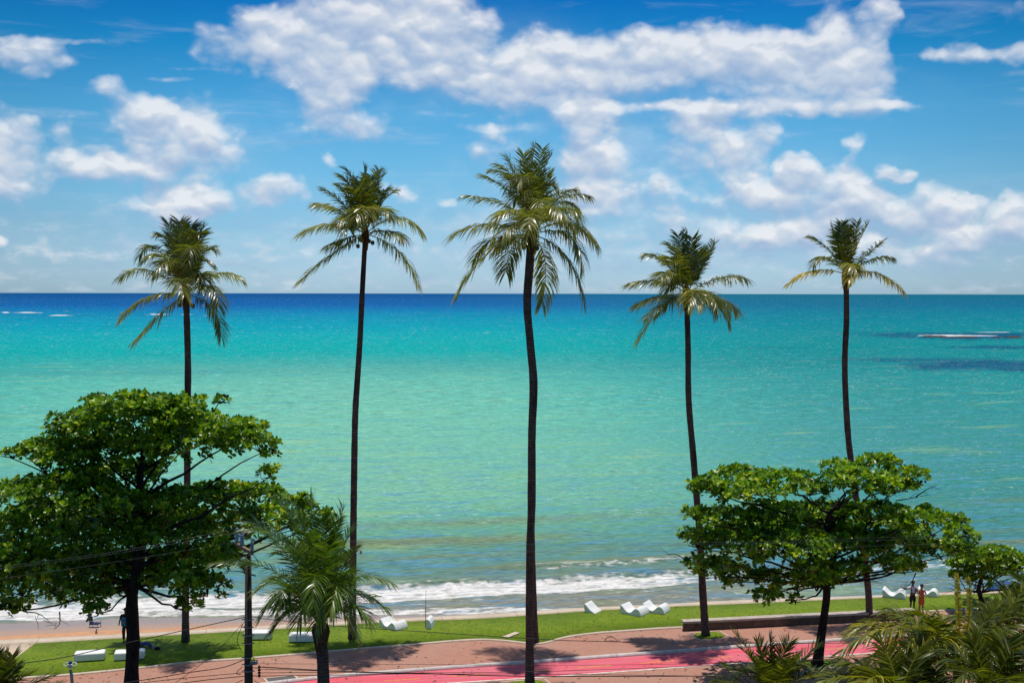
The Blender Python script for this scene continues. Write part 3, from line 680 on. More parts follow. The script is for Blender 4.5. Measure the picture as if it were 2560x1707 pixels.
# the short palm in front, beside the power pole
Ys = 40.6
palm('short bushy coconut palm with a ragged brown trunk standing right of the power pole', (803,1578), Ys, [(810,1700)], (P(812, 1700, Ys)[0], Ys, 0), [
 (600,720,110,650,-.6),(740,560,350,390,.4),(820,540,640,180,.5),(880,560,858,110,0),(850,560,750,240,-.4),(960,600,940,300,.6),(1010,640,1110,210,.3),(1070,640,1180,400,.4),(1080,740,1180,560,-.8),(1130,780,1480,800,.2),
 (1140,880,1420,980,.8),(780,760,450,850,.8),(740,850,480,1050,-.4),(770,980,560,1180,.2),(1130,950,1310,1080,-.5),(1080,1000,1210,1230,.8),(860,740,700,480,-2.4),(900,740,880,960,-3.2),(1060,800,1010,1020,-2.8),(720,640,420,330,1.4),(700,820,640,960,-2.2),(980,560,1040,330,1.5),(830,640,600,560,1.6),(1020,820,1180,720,-2.0),(860,900,760,1100,-2.0),(980,900,900,1120,-2.6),(900,620,820,420,-1.8),(960,700,1000,520,-2.0)],
 (500,1200), 3.093, None, mat='palm_fresh', seed=21, tone=.46, leaf=1.02, n=66, extra=2, spread=3.0, droop=.55, nuts=0, r0=.24, r1=.20, wind=(-.10,0,0), fw=.048)

# low palms whose crowns fill the bottom right corner and the bottom left corner
Yr1 = 33.0
LG = 'low coconut palms across the road in the bottom right corner'
palm('low palm at the bottom right with yellowing fronds spreading towards the couple', (2400,1660), Yr1, [], (P(2400,1660,Yr1)[0], Yr1, 0), [
 (2240,1570,2110,1625,-.5),(2260,1560,2125,1580,.4),(2290,1560,2225,1528,.6),(2398,1535,2392,1432,-.6,1,.15),(2424,1530,2420,1442,-.3,1,.17),(2480,1570,2560,1470,.8),(2460,1590,2545,1560,.4),(2330,1600,2290,1690,-1.6),(2360,1590,2340,1680,-1.6),(2290,1640,2170,1700,-1.2),(2250,1600,2140,1690,.2),(2340,1560,2300,1540,-1),(2350,1570,2370,1540,1.4),(2460,1640,2560,1660,-1),(2420,1600,2450,1690,-1.8),(2310,1580,2240,1640,-1.0),(2450,1570,2500,1510,.2)],
 (0,0), 1.0, LG, mat='palm_young', seed=22, tone=.56, leaf=.9, n=46, droop=.6, nuts=0, extra=2, spread=2.8, wind=(-.1,0,0), fw=.066)
palm('low palm cut by the right edge of the view, dark green fronds hanging down', (2590,1660), 34.0, [], (P(2590,1660,34)[0], 34.0, 0), [
 (2520,1560,2470,1520,0),(2500,1600,2400,1640,-.5),(2530,1540,2520,1470,.6),(2580,1540,2560,1440,.8),(2520,1620,2450,1700,-1.0),(2500,1580,2420,1590,.8)],
 (0,0), 1.0, LG, mat='palm_young', seed=23, tone=.32, leaf=.9, n=44, droop=.6, nuts=0, extra=3, spread=3.0, wind=(-.1,0,0), fw=.066)
palm('low palm under the bottom edge between the small upright palm and the yellowing one', (2250,1745), 31.0, [], (P(2250,1745,31)[0], 31.0, 0), [
 (2160,1690,2060,1700,0),(2190,1680,2100,1650,.4),(2230,1660,2200,1600,.6),(2280,1660,2310,1610,.5),(2320,1680,2400,1660,.4),(2200,1690,2150,1720,-1)],
 (0,0), 1.0, LG, mat='palm_young', seed=24, tone=.36, leaf=.85, n=44, droop=.5, nuts=0, extra=3, spread=2.4, wind=(-.1,0,0), fw=.066)
palm('low palm at the bottom right, furthest into the corner with grey green fronds', (2480,1750), 30.0, [], (P(2480,1750,30)[0], 30.0, 0), [
 (2420,1670,2370,1650,0),(2450,1650,2430,1600,.4),(2500,1650,2520,1600,.5),(2540,1690,2600,1680,0),(2440,1680,2390,1700,-1.2)],
 (0,0), 1.0, LG, mat='palm_young', seed=25, tone=.30, leaf=.85, n=44, droop=.5, nuts=0, extra=4, spread=2.8, wind=(-.1,0,0), fw=.066)
palm('small upright palm in front of the leaning trunk at the bottom, fronds fanned upwards', (1935,1745), 34.0, [], (P(1935,1745,34)[0], 34.0, 0), [
 (1890,1650,1835,1580,.2),(1915,1660,1895,1600,.5),(1930,1660,1925,1590,0),(1950,1660,1975,1605,.4),(1975,1680,2045,1612,.3),(1880,1690,1815,1665,0),(1870,1710,1790,1700,-.4),(1990,1700,2070,1680,0),(1905,1670,1860,1625,-.8),(1960,1680,1995,1640,-.8)],
 (0,0), 1.0, None, mat='palm_young', seed=26, tone=.40, leaf=.62, n=54, droop=.12, nuts=0, extra=4, spread=2.0, wind=(0,0,0), fw=.045)
palm('palm fronds reaching up over the bottom left corner from a low crown', (-20,1760), 32.0, [], (P(-20,1760,32)[0], 32.0, 0), [
 (0,1690,20,1632,.2),(10,1690,32,1640,-.4),(30,1710,70,1690,0),(50,1720,135,1690,.4),(-10,1690,-10,1640,.4),(20,1700,42,1668,.6),(60,1730,160,1712,-.2)],
 (0,0), 1.0, None, mat='palm_young', seed=27, tone=.34, leaf=.55, n=44, droop=.2, nuts=0, extra=3, spread=1.6, wind=(0,0,0), fw=.048)

# ------------------------------------------------------------------ broad-leaved beach trees
def almond(label, Y, base, trunk_px, r0, r1, pads, dens=1.0, leafL=.22, seed=3, name='almond_tree', depth=3.0, twigs=8, bare=(), lean=0.0):
    r = np.random.default_rng(seed); bp = np.array(base, float); root = thing(name, label, 'tree', tuple(bp))
    pts = [bp - [0, 0, .1]] + [P(a, b, Y + lean * (i_ + 1) / len(trunk_px)) for i_, (a, b) in enumerate(trunk_px)]; Y = Y + lean
    cp = catmull([p - bp for p in pts], 26); m = len(cp)
    tb = MB().tube([tuple(p) for p in cp], [(r0 * (1 - i / m) + r1 * i / m) * (1 + .5 * math.exp(-cp[i][2] / .5)) * r.uniform(.93, 1.07) for i in range(m)], 12)
    tb.build('trunk', M['bark'], root, smooth=True)
    br = MB(); R = []; AX = []; pix = Y / F
    cpa = np.array(cp)
    for pd in pads:
        cx, cy, rx, ry = pd[:4]; rx_m = rx * pix * r.uniform(.9, 1.1); ry_m = ry * pix * 1.18
        dd = pd[4] if len(pd) > 4 else r.uniform(-1, 1) * depth
        c = P(cx, cy, Y + dd) - bp; ry3 = min(rx_m * .8, 2.2)
        # limb: leaves the trunk below the pad, arches outward
        zz = np.clip(c[2] - r.uniform(.8, 2.4) - .18 * np.linalg.norm(c[:2] - cpa[-1][:2]), cpa[int(m * .55)][2], cpa[-1][2])
        a = cpa[np.argmin(np.abs(cpa[:, 2] - zz))]
        mid = (a + c) / 2 + np.array([r.uniform(-.3, .3), r.uniform(-.3, .3), -.25 + r.uniform(-.2, .3)])
        b = c - [0, 0, ry_m * .5]
        L = np.linalg.norm(b - a); ps = catmull([a, mid, b], 8)
        ps = [p + r.normal(0, .05, 3) for p in ps]; ps[0] = a
        br.tube([tuple(p) for p in ps], list(np.linspace(min(r1 * .6, .03 + .012 * L), .018, 8)), 6, cap=False)
        nr = max(5, int(dens * 30 * (rx_m * ry_m) ** .5 * (rx_m * ry3) ** .5))
        q = nrm(r.normal(0, 1, (nr, 3))); q[:, 2] = np.where(r.random(nr) < .72, np.abs(q[:, 2]), q[:, 2]); rad = r.uniform(.55, 1.05, nr)[:, None]
        off = q * rad * np.array([rx_m, ry3, ry_m])
        off[:, 2] += .10 * (value_noise(off[:, 0] * 1.5 + cx, off[:, 1] * 1.5, seed) - .5) * 4 * min(ry_m, 1)
        pos = c + off; ax = nrm(q * np.array([.7, .7, .5]) + np.array([0, 0, .9]) + r.normal(0, .25, (nr, 3)))
        R.append(pos); AX.append(ax)
        for k_ in range(min(nr, twigs)):
            e = pos[k_]; mm = (b + e) / 2 + r.normal(0, .10, 3)
            br.tube([tuple(b), tuple(mm), tuple(e)], [.026, .017, .008], 4, cap=False)
    for (x1, y1, x2, y2, dd) in bare:
        a = P(x1, y1, Y + dd) - bp; b = P(x2, y2, Y + dd - .3) - bp; ps = catmull([a, (a + b) / 2 + r.normal(0, .12, 3), b], 6); br.tube([tuple(p) for p in ps], list(np.linspace(.03, .008, 6)), 5)
        for _ in range(3):
            u = r.uniform(.3, .9); p = a + (b - a) * u; e = p + (b - a) * .3 + r.normal(0, .22, 3); br.tube([tuple(p), tuple((p + e) / 2 + r.normal(0, .05, 3)), tuple(e)], [.014, .01, .005], 4)
    br.build('branches', M['bark'], root, smooth=True)
    R = np.concatenate(R); AX = np.concatenate(AX); nR = len(R); nl = 8
    hz = np.cross(AX, nrm(r.normal(0, 1, (nR, 3)))); u = nrm(hz); w = nrm(np.cross(AX, u))
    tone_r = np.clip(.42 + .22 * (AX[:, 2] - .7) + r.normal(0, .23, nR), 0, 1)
    Vs = []; Ts = []
    for k_ in range(nl):
        an = 2 * PI * k_ / nl + r.uniform(-.25, .25, nR); el = r.uniform(.0, .75, nR) + (.5 if k_ % 3 == 0 else 0)
        d = nrm((u * np.cos(an)[:, None] + w * np.sin(an)[:, None]) * np.cos(el)[:, None] + AX * np.sin(el)[:, None])
        sd = nrm(np.cross(d, AX + r.normal(0, .35, (nR, 3)))); nn = nrm(np.cross(sd, d))
        L = leafL * r.uniform(.6, 1.15, nR)[:, None]; W = L * .33
        b0 = R + d * L * .12; mc = R + d * L * .68 - nn * L * .07
        Vs.append(np.stack([b0, R + d * L * .66 - sd * W, R + d * L * 1.03 - sd * W * .35 - np.array([0, 0, .02]), R + d * L * 1.03 + sd * W * .35 - np.array([0, 0, .02]), R + d * L * .66 + sd * W, mc], 1))
        tn = np.clip(tone_r + r.normal(0, .14, nR) + (r.random(nR) < .03) * .5, 0, 1); Ts.append(np.repeat(tn[:, None], 6, 1))
    V_ = np.concatenate(Vs).reshape(-1, 3); T_ = np.concatenate(Ts).ravel(); o = (np.arange(len(V_) // 6) * 6)[:, None]
    Fs = np.concatenate([np.concatenate([o + a_, o + b_, o + 5], 1) for a_, b_ in ((0, 1), (1, 2), (2, 3), (3, 4), (4, 0))])
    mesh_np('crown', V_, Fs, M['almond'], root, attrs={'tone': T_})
    return root

Yt1 = 46.5
almond('big dense broad leaved tree with layered crown filling the left side', Yt1, (P(330,1700,Yt1)[0], Yt1, 0), [(330,1700),(334,1600),(331,1500),(345,1400),(352,1280),(350,1180)], .34, .13, [
 (330,1018,115,26),(245,1003,38,10,0),(430,1022,75,26),(330,1055,190,34),(210,1085,105,30),(115,1122,75,20),(28,1138,34,12,0),(65,1132,40,16,0),(480,1068,115,34),(590,1085,85,28),(650,1118,60,22),(455,1110,170,32),(280,1130,170,34),(170,1150,80,20),
 (505,1003,17,8,0),(552,1004,18,9,0),(105,1170,18,8,0),
 (150,1235,150,36),(50,1245,95,40),(310,1195,130,36,2),(200,1190,70,20),(675,1182,26,18),(570,1235,110,24),(650,1240,75,30),(450,1250,120,24),(360,1270,120,28),(250,1270,120,40),
 (90,1325,150,50),(20,1390,110,50),(250,1345,160,42),(420,1340,160,34),(560,1320,110,42),(650,1300,65,34),(500,1400,100,34),(330,1420,150,34),(160,1420,150,40),(60,1470,105,38),(205,1490,85,28),(450,1455,80,26),(520,1470,60,26),(300,1470,55,20),(560,1395,60,34),(30,1520,50,18),(245,1530,40,16),
 (760,1250,26,14,0),(815,1290,28,14,0),(772,1275,30,16,0),(710,1270,40,24,0),(730,1310,50,30,1),(480,1515,35,14),(240,1420,120,30,2.5),(140,1290,120,30,3),(430,1300,120,26,3)],
 4.0, .24, 31, twigs=7, bare=[(640,1440,560,1430,0),(60,1530,130,1560,0),(150,1530,135,1575,-1),(530,1010,578,1010,0)])
Yt2 = G(2045, 1656)[1]
almond('wide flat topped broad leaved tree with a leaning trunk beside the pink cycle lane', Yt2, G(2045,1656), [(2047,1640),(2058,1560),(2068,1480),(2060,1420),(2062,1340),(2075,1280)], .23, .11, [
 (1765,1213,52,18),(1850,1190,80,22),(1960,1205,80,24),(2020,1225,60,22),(1850,1228,110,22),
 (2110,1170,60,20),(2200,1158,55,18),(2270,1188,50,20),(2150,1205,95,28),(2240,1218,65,20),(2185,1145,28,10,0),
 (1740,1288,45,18),(1830,1298,90,26),(1950,1288,100,30),(2060,1285,110,30),(2170,1288,110,30),(2270,1300,75,22),(2315,1278,30,14),(2370,1305,50,20),(2400,1340,45,24),
 (1745,1350,50,28),(1860,1365,110,34),(1980,1365,120,38),(2110,1355,120,36),(2230,1365,110,30),(2330,1375,65,22),(2395,1365,40,20),
 (1765,1415,52,22),(1850,1438,75,24),(1950,1452,75,26),(2040,1435,75,28),(2120,1425,75,20),(2240,1412,55,18),(1915,1488,40,12),(1988,1496,16,9,0),(2290,1418,30,12),(2000,1320,160,30,2.5),(2200,1330,150,26,2.5),(1880,1330,120,26,2.5)],
 4.2, .24, 32, lean=-3.4, depth=1.7, twigs=7, bare=[(2240,1250,2320,1235,0),(2290,1240,2345,1210,0),(1720,1400,1668,1385,0),(2290,1430,2250,1480,0),(2140,1440,2200,1450,0)])
Yt3 = G(2455, 1530)[1]
almond('small broad leaved tree on the lawn near the right edge with bare lower branches', Yt3, G(2457,1531), [(2455,1500),(2448,1470),(2455,1440)], .17, .08, [
 (2425,1392,55,18),(2490,1385,60,16),(2540,1405,45,18),(2440,1420,60,20),(2510,1425,50,16),(2400,1435,28,10),(2385,1405,22,10),(2470,1400,70,18,2),(2580,1420,30,14),(2455,1450,30,12,0)],
 4.2, .25, 33, depth=1.5, bare=[(2450,1475,2395,1440,0),(2450,1480,2360,1465,-.5),(2455,1480,2530,1470,0),(2455,1500,2520,1475,-.5),(2500,1490,2505,1520,-.5),(2460,1465,2560,1440,.5)])

# ------------------------------------------------------------------ benches: four rounded blocks
BG = 'white rounded concrete block seats on the lawn'
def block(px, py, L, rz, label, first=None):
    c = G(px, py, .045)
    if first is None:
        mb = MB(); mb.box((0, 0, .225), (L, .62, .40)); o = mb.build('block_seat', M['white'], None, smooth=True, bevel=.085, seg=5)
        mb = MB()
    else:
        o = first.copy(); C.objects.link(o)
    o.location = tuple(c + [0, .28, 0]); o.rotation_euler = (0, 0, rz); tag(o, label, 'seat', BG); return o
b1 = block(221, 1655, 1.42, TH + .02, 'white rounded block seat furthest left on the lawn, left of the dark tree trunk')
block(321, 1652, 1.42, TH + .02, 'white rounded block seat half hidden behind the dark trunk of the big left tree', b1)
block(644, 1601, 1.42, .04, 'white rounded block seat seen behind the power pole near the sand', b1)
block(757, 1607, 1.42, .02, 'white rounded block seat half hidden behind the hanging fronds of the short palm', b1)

# wave shaped loungers
LGp = 'white wave shaped concrete loungers at the seaward edge of the lawn'
def wave_profile(kind='wave'):
    if kind == 'wave':
        top = [(0.0, .50), (.05, .535), (.10, .52), (.2, .42), (.32, .29), (.45, .19), (.58, .155), (.70, .20), (.80, .31), (.90, .42), (1.0, .475), (1.12, .46), (1.22, .38), (1.30, .24), (1.34, .10), (1.35, 0)]
        return [(0.06, 0)] + [(0.0, .25)] + top
    top = [(0.0, .50), (.05, .535), (.10, .52), (.2, .42), (.32, .29), (.45, .18), (.58, .09), (.72, .03), (.74, 0)]
    return [(0.10, 0)] + [(0.02, .25)] + top
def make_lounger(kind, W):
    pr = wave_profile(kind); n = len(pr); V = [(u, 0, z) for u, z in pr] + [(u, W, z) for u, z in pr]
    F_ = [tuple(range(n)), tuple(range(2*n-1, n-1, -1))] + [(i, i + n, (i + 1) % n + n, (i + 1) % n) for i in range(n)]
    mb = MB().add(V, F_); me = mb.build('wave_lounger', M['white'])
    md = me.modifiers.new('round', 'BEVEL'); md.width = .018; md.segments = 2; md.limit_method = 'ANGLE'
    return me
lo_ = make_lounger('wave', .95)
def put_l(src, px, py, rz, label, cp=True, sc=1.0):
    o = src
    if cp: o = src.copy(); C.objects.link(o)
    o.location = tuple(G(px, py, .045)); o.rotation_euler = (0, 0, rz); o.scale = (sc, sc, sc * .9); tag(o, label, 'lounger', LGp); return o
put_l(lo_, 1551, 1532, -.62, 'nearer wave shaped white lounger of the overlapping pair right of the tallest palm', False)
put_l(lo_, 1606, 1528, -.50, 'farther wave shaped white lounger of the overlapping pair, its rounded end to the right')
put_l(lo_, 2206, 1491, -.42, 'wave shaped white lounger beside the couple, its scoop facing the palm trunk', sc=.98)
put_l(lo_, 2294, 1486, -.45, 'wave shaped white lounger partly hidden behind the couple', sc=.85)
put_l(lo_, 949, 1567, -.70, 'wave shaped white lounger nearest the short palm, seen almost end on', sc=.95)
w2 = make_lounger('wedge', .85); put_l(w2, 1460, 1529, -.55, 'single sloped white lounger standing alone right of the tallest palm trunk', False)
pr = MB(); V = [(0,0,0),(0,0,.5),(.08,0,.52),(.18,0,.46),(.27,0,.30),(.30,0,0)]; nn_ = len(V)
pr.add(V + [(x, .9, z) for x, y, z in V], [tuple(range(nn_)), tuple(range(2*nn_-1, nn_-1, -1))] + [(i, i+nn_, (i+1) % nn_ + nn_, (i+1) % nn_) for i in range(nn_)])
o = pr.build('curved_seat', M['white']); o.location = tuple(G(1066, 1572, .045)); o.rotation_euler = (0, 0, -.15); tag(o, 'small curved white seat end on the lawn beside a thin upright pole', 'seat')
wood = simple('thin_pole', (.10,.06,.05,1), (.05,.035,.03,1), 6, .8, .2, .3)
a = G(1065, 1569, .0); top = P(1066, 1474, a[1])
pm = MB().tube([(0,0,0), (0.01,0,1.0), tuple(top - a)], [.018,.016,.008], 6)
o = pm.build('thin_pole', wood); o.location = tuple(a); tag(o, 'thin upright pole rising from the lawn in front of the surf', 'pole')

# tree pits
for (q, lab) in (([(1722,1582),(1800,1576),(1828,1592),(1752,1600)], 'small square grass pit with pale edging at the foot of the fourth tall palm'),
                 ([(1255,1704),(1362,1697),(1390,1716),(1270,1724)], 'small grass pit at the foot of the tallest palm, cut by the bottom edge'),
                 ([(1990,1655),(2090,1645),(2110,1664),(2005,1672)], 'small grass pit around the leaning trunk of the wide tree')):
    w_ = [G(*p) for p in q]; cc = sum(w_) / 4; rt = thing('tree_pit', lab, 'tree pit', tuple(cc), 0, 'planted pits at the feet of trees')
    gm = MB(); ring = []
    for i in range(40):
        an = 2 * PI * i / 40
        # superellipse in the quad
        u, v = math.copysign(abs(math.cos(an)) ** .7, math.cos(an)) * .42, math.copysign(abs(math.sin(an)) ** .7, math.sin(an)) * .42
        u += random.uniform(-.012, .012); v += random.uniform(-.012, .012)
        p = (w_[0] * (.5-u) * (.5+v) + w_[1] * (.5+u) * (.5+v) + w_[2] * (.5+u) * (.5-v) + w_[3] * (.5-u) * (.5-v)) - cc; ring.append((p[0], p[1], .035))
    gm.add(ring + [(x, y, 0) for x, y, z in ring], [tuple(range(40))] + [(i, (i+1) % 40, (i+1) % 40 + 40, i + 40) for i in range(40)]); gm.build('grass', M['grass'], rt)
    em = MB()
    for i in range(4):
        a, b = w_[i] - cc, w_[(i+1) % 4] - cc; d = b - a; em.box(tuple((a + b) / 2 + [0, 0, .0125]), (np.linalg.norm(d) * .985, .07, .025), math.atan2(d[1], d[0]))
    em.build('edging', M['kerb'], rt)

# ------------------------------------------------------------------ power pole, lamp, wires
Yp = 42.0; pb = P(623, 1700, Yp); pb = np.array([pb[0], Yp, 0.]); ptop = P(626, 1388, Yp)
conc = simple('pole_concrete', (.085,.066,.05,1), (.035,.028,.022,1), 3, .9, .15, .5, .02, stretch=(1,1,.15))
steel = simple('galvanised', (.30,.30,.29,1), (.17,.16,.15,1), 8, .5, .5, .1, metallic=.4)
dark = simple('black_rubber', (.018,.017,.016,1), (.03,.028,.026,1), 8, .6, .3, 0)
ceram = simple('glazed_insulator', (.34,.39,.48,1), (.22,.27,.36,1), 6, .2, .6, 0)
timber = simple('crossarm_timber', (.30,.21,.14,1), (.18,.12,.08,1), 5, .8, .2, .3)
pole = thing('power_pole', 'round concrete power pole with a crossarm and white stacked insulators left of the short palm', 'power pole', tuple(pb))
hp = ptop[2]
MB().tube([(0,0,-.1), (0,0,hp * .5), (0.02,0,hp)], [.185,.155,.115], 16).build('pole_shaft', conc, pole, smooth=True)
for i, py in enumerate((1548,1567,1587,1607,1643,1660,1676)):
    z = P(624, py, Yp)[2]; bm_ = MB(); r = .185 - .07 * z / hp
    bm_.lathe((0, 0, z - .03), [(r + .004, 0), (r + .02, .005), (r + .02, .055), (r + .004, .06)], 16); bm_.box((r + .05, -.05, z), (.09, .03, .03)); bm_.box((-r - .05, -.05, z), (.09, .03, .03)); bm_.build('band', steel, pole)
ca = P(585, 1367, Yp + 1.0) - pb; cb = P(640, 1386, Yp - .6) - pb
dv = cb - ca; rz = math.atan2(dv[1], dv[0])
ca2 = np.array([-.62, .80, P(590, 1372, Yp)[2]]); cb2 = np.array([.26, -.35, P(632, 1378, Yp)[2]])
mid = (ca2 + cb2) / 2; L = np.linalg.norm(cb2 - ca2); ang = math.atan2((cb2 - ca2)[1], (cb2 - ca2)[0]); til = math.asin((cb2 - ca2)[2] / L)
MB().box(tuple(mid), (L, .11, .13), M=Matrix.Rotation(ang, 3, 'Z') @ Matrix.Rotation(-til, 3, 'Y')).build('crossarm', timber, pole, bevel=.01)
wire_start = []
for u, k_ in ((.04, 1), (.36, 1), (.98, .85)):
    c0 = ca2 + (cb2 - ca2) * u + [0, 0, .07]; prof = [(.03, 0)]
    for j in range(7): prof += [(.045, .02 + j * .06), (.085, .035 + j * .06), (.085, .05 + j * .06), (.045, .065 + j * .06)]
    prof += [(.035, .47), (.06, .50), (.06, .55), (.02, .58)]
    prof = [(a_ * k_ * 1.1, b_ * k_) for a_, b_ in prof]
    MB().lathe(tuple(c0), prof, 14).build('insulator', ceram, pole, smooth=True); wire_start.append(pb + c0 + [0, 0, .53 * k_])
zb = P(640, 1652, Yp)[2]
bx = MB(); bx.box((.24, -.16, zb), (.26, .20, .14)); bx.build('junction_box', steel, pole, bevel=.02)
MB().lathe((.20, -.16, zb + .075), [(.07, 0), (.08, .04), (.06, .09), (.02, .11)], 12).build('cap', simple('yellow_cap', (.62,.60,.02,1), (.5,.48,.02,1), 5, .5, .4, 0), pole)
ins = MB()
for j in range(4):
    z = P(640, 1665 + j * 7, Yp)[2]; ins.lathe((.42, -.1, z - .05), [(.03, 0), (.06, .02), (.06, .06), (.035, .08)], 10)
ins.tube([(.42, -.1, P(640, 1692, Yp)[2]), (.42, -.1, P(640, 1660, Yp)[2])], .02, 6); ins.tube([(.15, -.05, P(640, 1668, Yp)[2]), (.42, -.1, P(640, 1668, Yp)[2])], .015, 6); ins.tube([(.15, -.05, P(640, 1688, Yp)[2]), (.42, -.1, P(640, 1688, Yp)[2])], .015, 6); ins.build('spool_rack', dark, pole)
loop = MB()
for k_, (x, y0, y1, dx) in enumerate(((-.2, 1560, 1625, -.18), (-.22, 1665, 1685, -.2), (.2, 1700, 1712, .35), (-.2, 1698, 1712, -.35))):
    a = np.array([x, -.05, P(0, y0, Yp)[2]]); b = np.array([x + dx * .3, -.05, P(0, y1, Yp)[2]]); m_ = (a + b) / 2 + [dx, 0, -.1]
    loop.tube([tuple(p) for p in catmull([a, m_, b], 8)], .012, 5)
loop.build('jumper_cable', dark, pole)

def W(px, py):  # a point in the vertical plane of the overhead line
    d = ray(px, py); x = d[0] / d[1]; Yk = (pb[1] - .2 * pb[0]) / (1 - .2 * x); return P(px, py, Yk)
wm = simple('cable_black', (.025,.02,.02,1), (.04,.03,.03,1), 4, .5, .3, 0)
wmg = simple('bare_wire', (.10,.11,.105,1), (.07,.08,.08,1), 4, .4, .5, 0)
WGt = 'bare wires strung from the insulators'; WGl = 'black cables strung low from the power pole'
def cable(pts, r, mat, label, grp):
    ps = catmull(pts, 40); o0 = ps[0]; mb = MB().tube([tuple(p - o0) for p in ps], r * .8, 5); o = mb.build('overhead_wire', mat, None, smooth=True); o.location = tuple(o0); tag(o, label, 'wire', grp)
offs = [0, .25, .9]
tops_l = [[(-60,1432),(0,1424),(300,1383)], [(-60,1427),(0,1419),(300,1378)], [(-60,1457),(0,1448),(300,1404)]]
tops_r = [[(900,1352),(1327,1360),(1900,1352),(2560,1328),(2700,1322)], [(900,1356),(1327,1364),(1900,1357),(2560,1336),(2700,1330)], [(900,1368),(1327,1378),(1900,1372),(2560,1349),(2700,1343)]]
nm = ['upper', 'middle', 'lowest']
for i in range(3):
    s_ = wire_start[(1, 0, 2)[i]]
    cable([W(*p) for p in tops_l[i]] + [s_], .0055, wmg, f'bare wire from the insulators across the big left tree, {nm[i]} of three', WGt)
    cable([s_] + [W(*p) for p in tops_r[i]], .005, wmg, f'thin bare wire from the insulators across the sea to the right edge, {nm[i]} of three', WGt)
cab = [
 ([(-60,1675),(0,1665),(150,1646),(300,1612),(480,1572),(614,1543)], .020, 'reddish black cable sloping across the lawn left of the power pole'),
 ([(632,1542),(690,1550),(860,1566),(1100,1581),(1320,1595),(1500,1602),(1900,1607),(2300,1600),(2700,1580)], .016, 'cable crossing the lawn in front of the surf, right of the power pole'),
 ([(440,1707),(530,1640),(614,1553)], .012, 'thin stay cable running steeply down left from the power pole'),
 ([(-60,1745),(200,1724),(330,1705),(470,1682),(560,1668),(614,1648)], .020, 'twisted cable rising to the equipment box on the pole from the left'),
 ([(-60,1755),(200,1730),(400,1702),(614,1681)], .014, 'cable rising to the pole from the left just below the twisted one'),
 ([(300,1730),(500,1702),(614,1690)], .018, 'lowest cable joining the pole from the left'),
 ([(645,1659),(1000,1660),(1500,1661),(2000,1650),(2700,1620)], .009, 'thin straight cable over the brick promenade, highest to the right of the pole'),
 ([(650,1667),(760,1673),(900,1679),(1060,1683),(1317,1689),(1760,1688),(2100,1684),(2700,1660)], .024, 'thick black cable crossing the pink cycle lane from the pole to the right'),
 ([(650,1673),(680,1673),(860,1678),(1060,1681),(1400,1676),(1900,1655),(2700,1610)], .013, 'thin cable leaving the thick bundle and climbing over the cycle lane'),
 ([(650,1682),(860,1680),(1060,1684),(1400,1684),(2100,1690),(2700,1680)], .013, 'thin cable running just under the thick black one'),
 ([(645,1690),(760,1688),(900,1686),(1050,1683)], .015, 'short lower cable joining the thick bundle right of the short palm'),
]
for pts, r, lab in cab:
    cable([W(*p) for p in pts], r, wm, lab, WGl)

# street lamp at the bottom left, seen from above
Yl = 33.0; lb = P(181, 1707, Yl); base = np.array([lb[0], Yl, 0.])
lamp = thing('street_lamp', 'street lamp top with two white loops and a blue cap at the bottom left', 'street lamp', tuple(base))
whitep = simple('white_lamp_paint', (.72,.72,.70,1), (.5,.5,.48,1), 6, .5, .4, .1)
pts = [P(182,1712,Yl), P(181,1700,Yl), P(180,1688,Yl), P(177,1675,Yl)]
MB().tube([(0,0,0)] + [tuple(p - base) for p in pts], [.09,.05,.048,.045,.04], 10).build('lamp_pole', simple('lamp_pole_paint', (.42,.38,.28,1), (.16,.15,.13,1), 5, .6, .4, .2), lamp, smooth=True)
hc = P(177, 1661, Yl) - base
for sg in (-1, 1):
    c0 = hc + [sg * .105, 0, 0]; ring = [(c0[0] + .085 * math.cos(a), c0[1] + .03 * math.sin(a), c0[2] + .045 * math.sin(a)) for a in np.linspace(0, 2*PI, 17)]
    MB().tube(ring, .012, 6, cap=False).build('side_loop', whitep, lamp, smooth=True)
    MB().tube([tuple(hc + [sg * .06, 0, -.02]), tuple(hc + [sg * .07, 0, -.10])], .012, 6).build('prong', whitep, lamp)
MB().box(tuple(hc + [0, 0, -.02]), (.14, .12, .05)).box(tuple(hc + [0, 0, -.07]), (.07, .07, .09)).build('bracket', whitep, lamp, bevel=.008)
MB().lathe(tuple(hc + [0, 0, .005]), [(.05, 0), (.055, .04), (.045, .08), (.015, .10)], 14).build('photocell', simple('blue_cap', (.01,.03,.14,1), (.01,.05,.2,1), 4, .4, .5, 0), lamp, smooth=True)

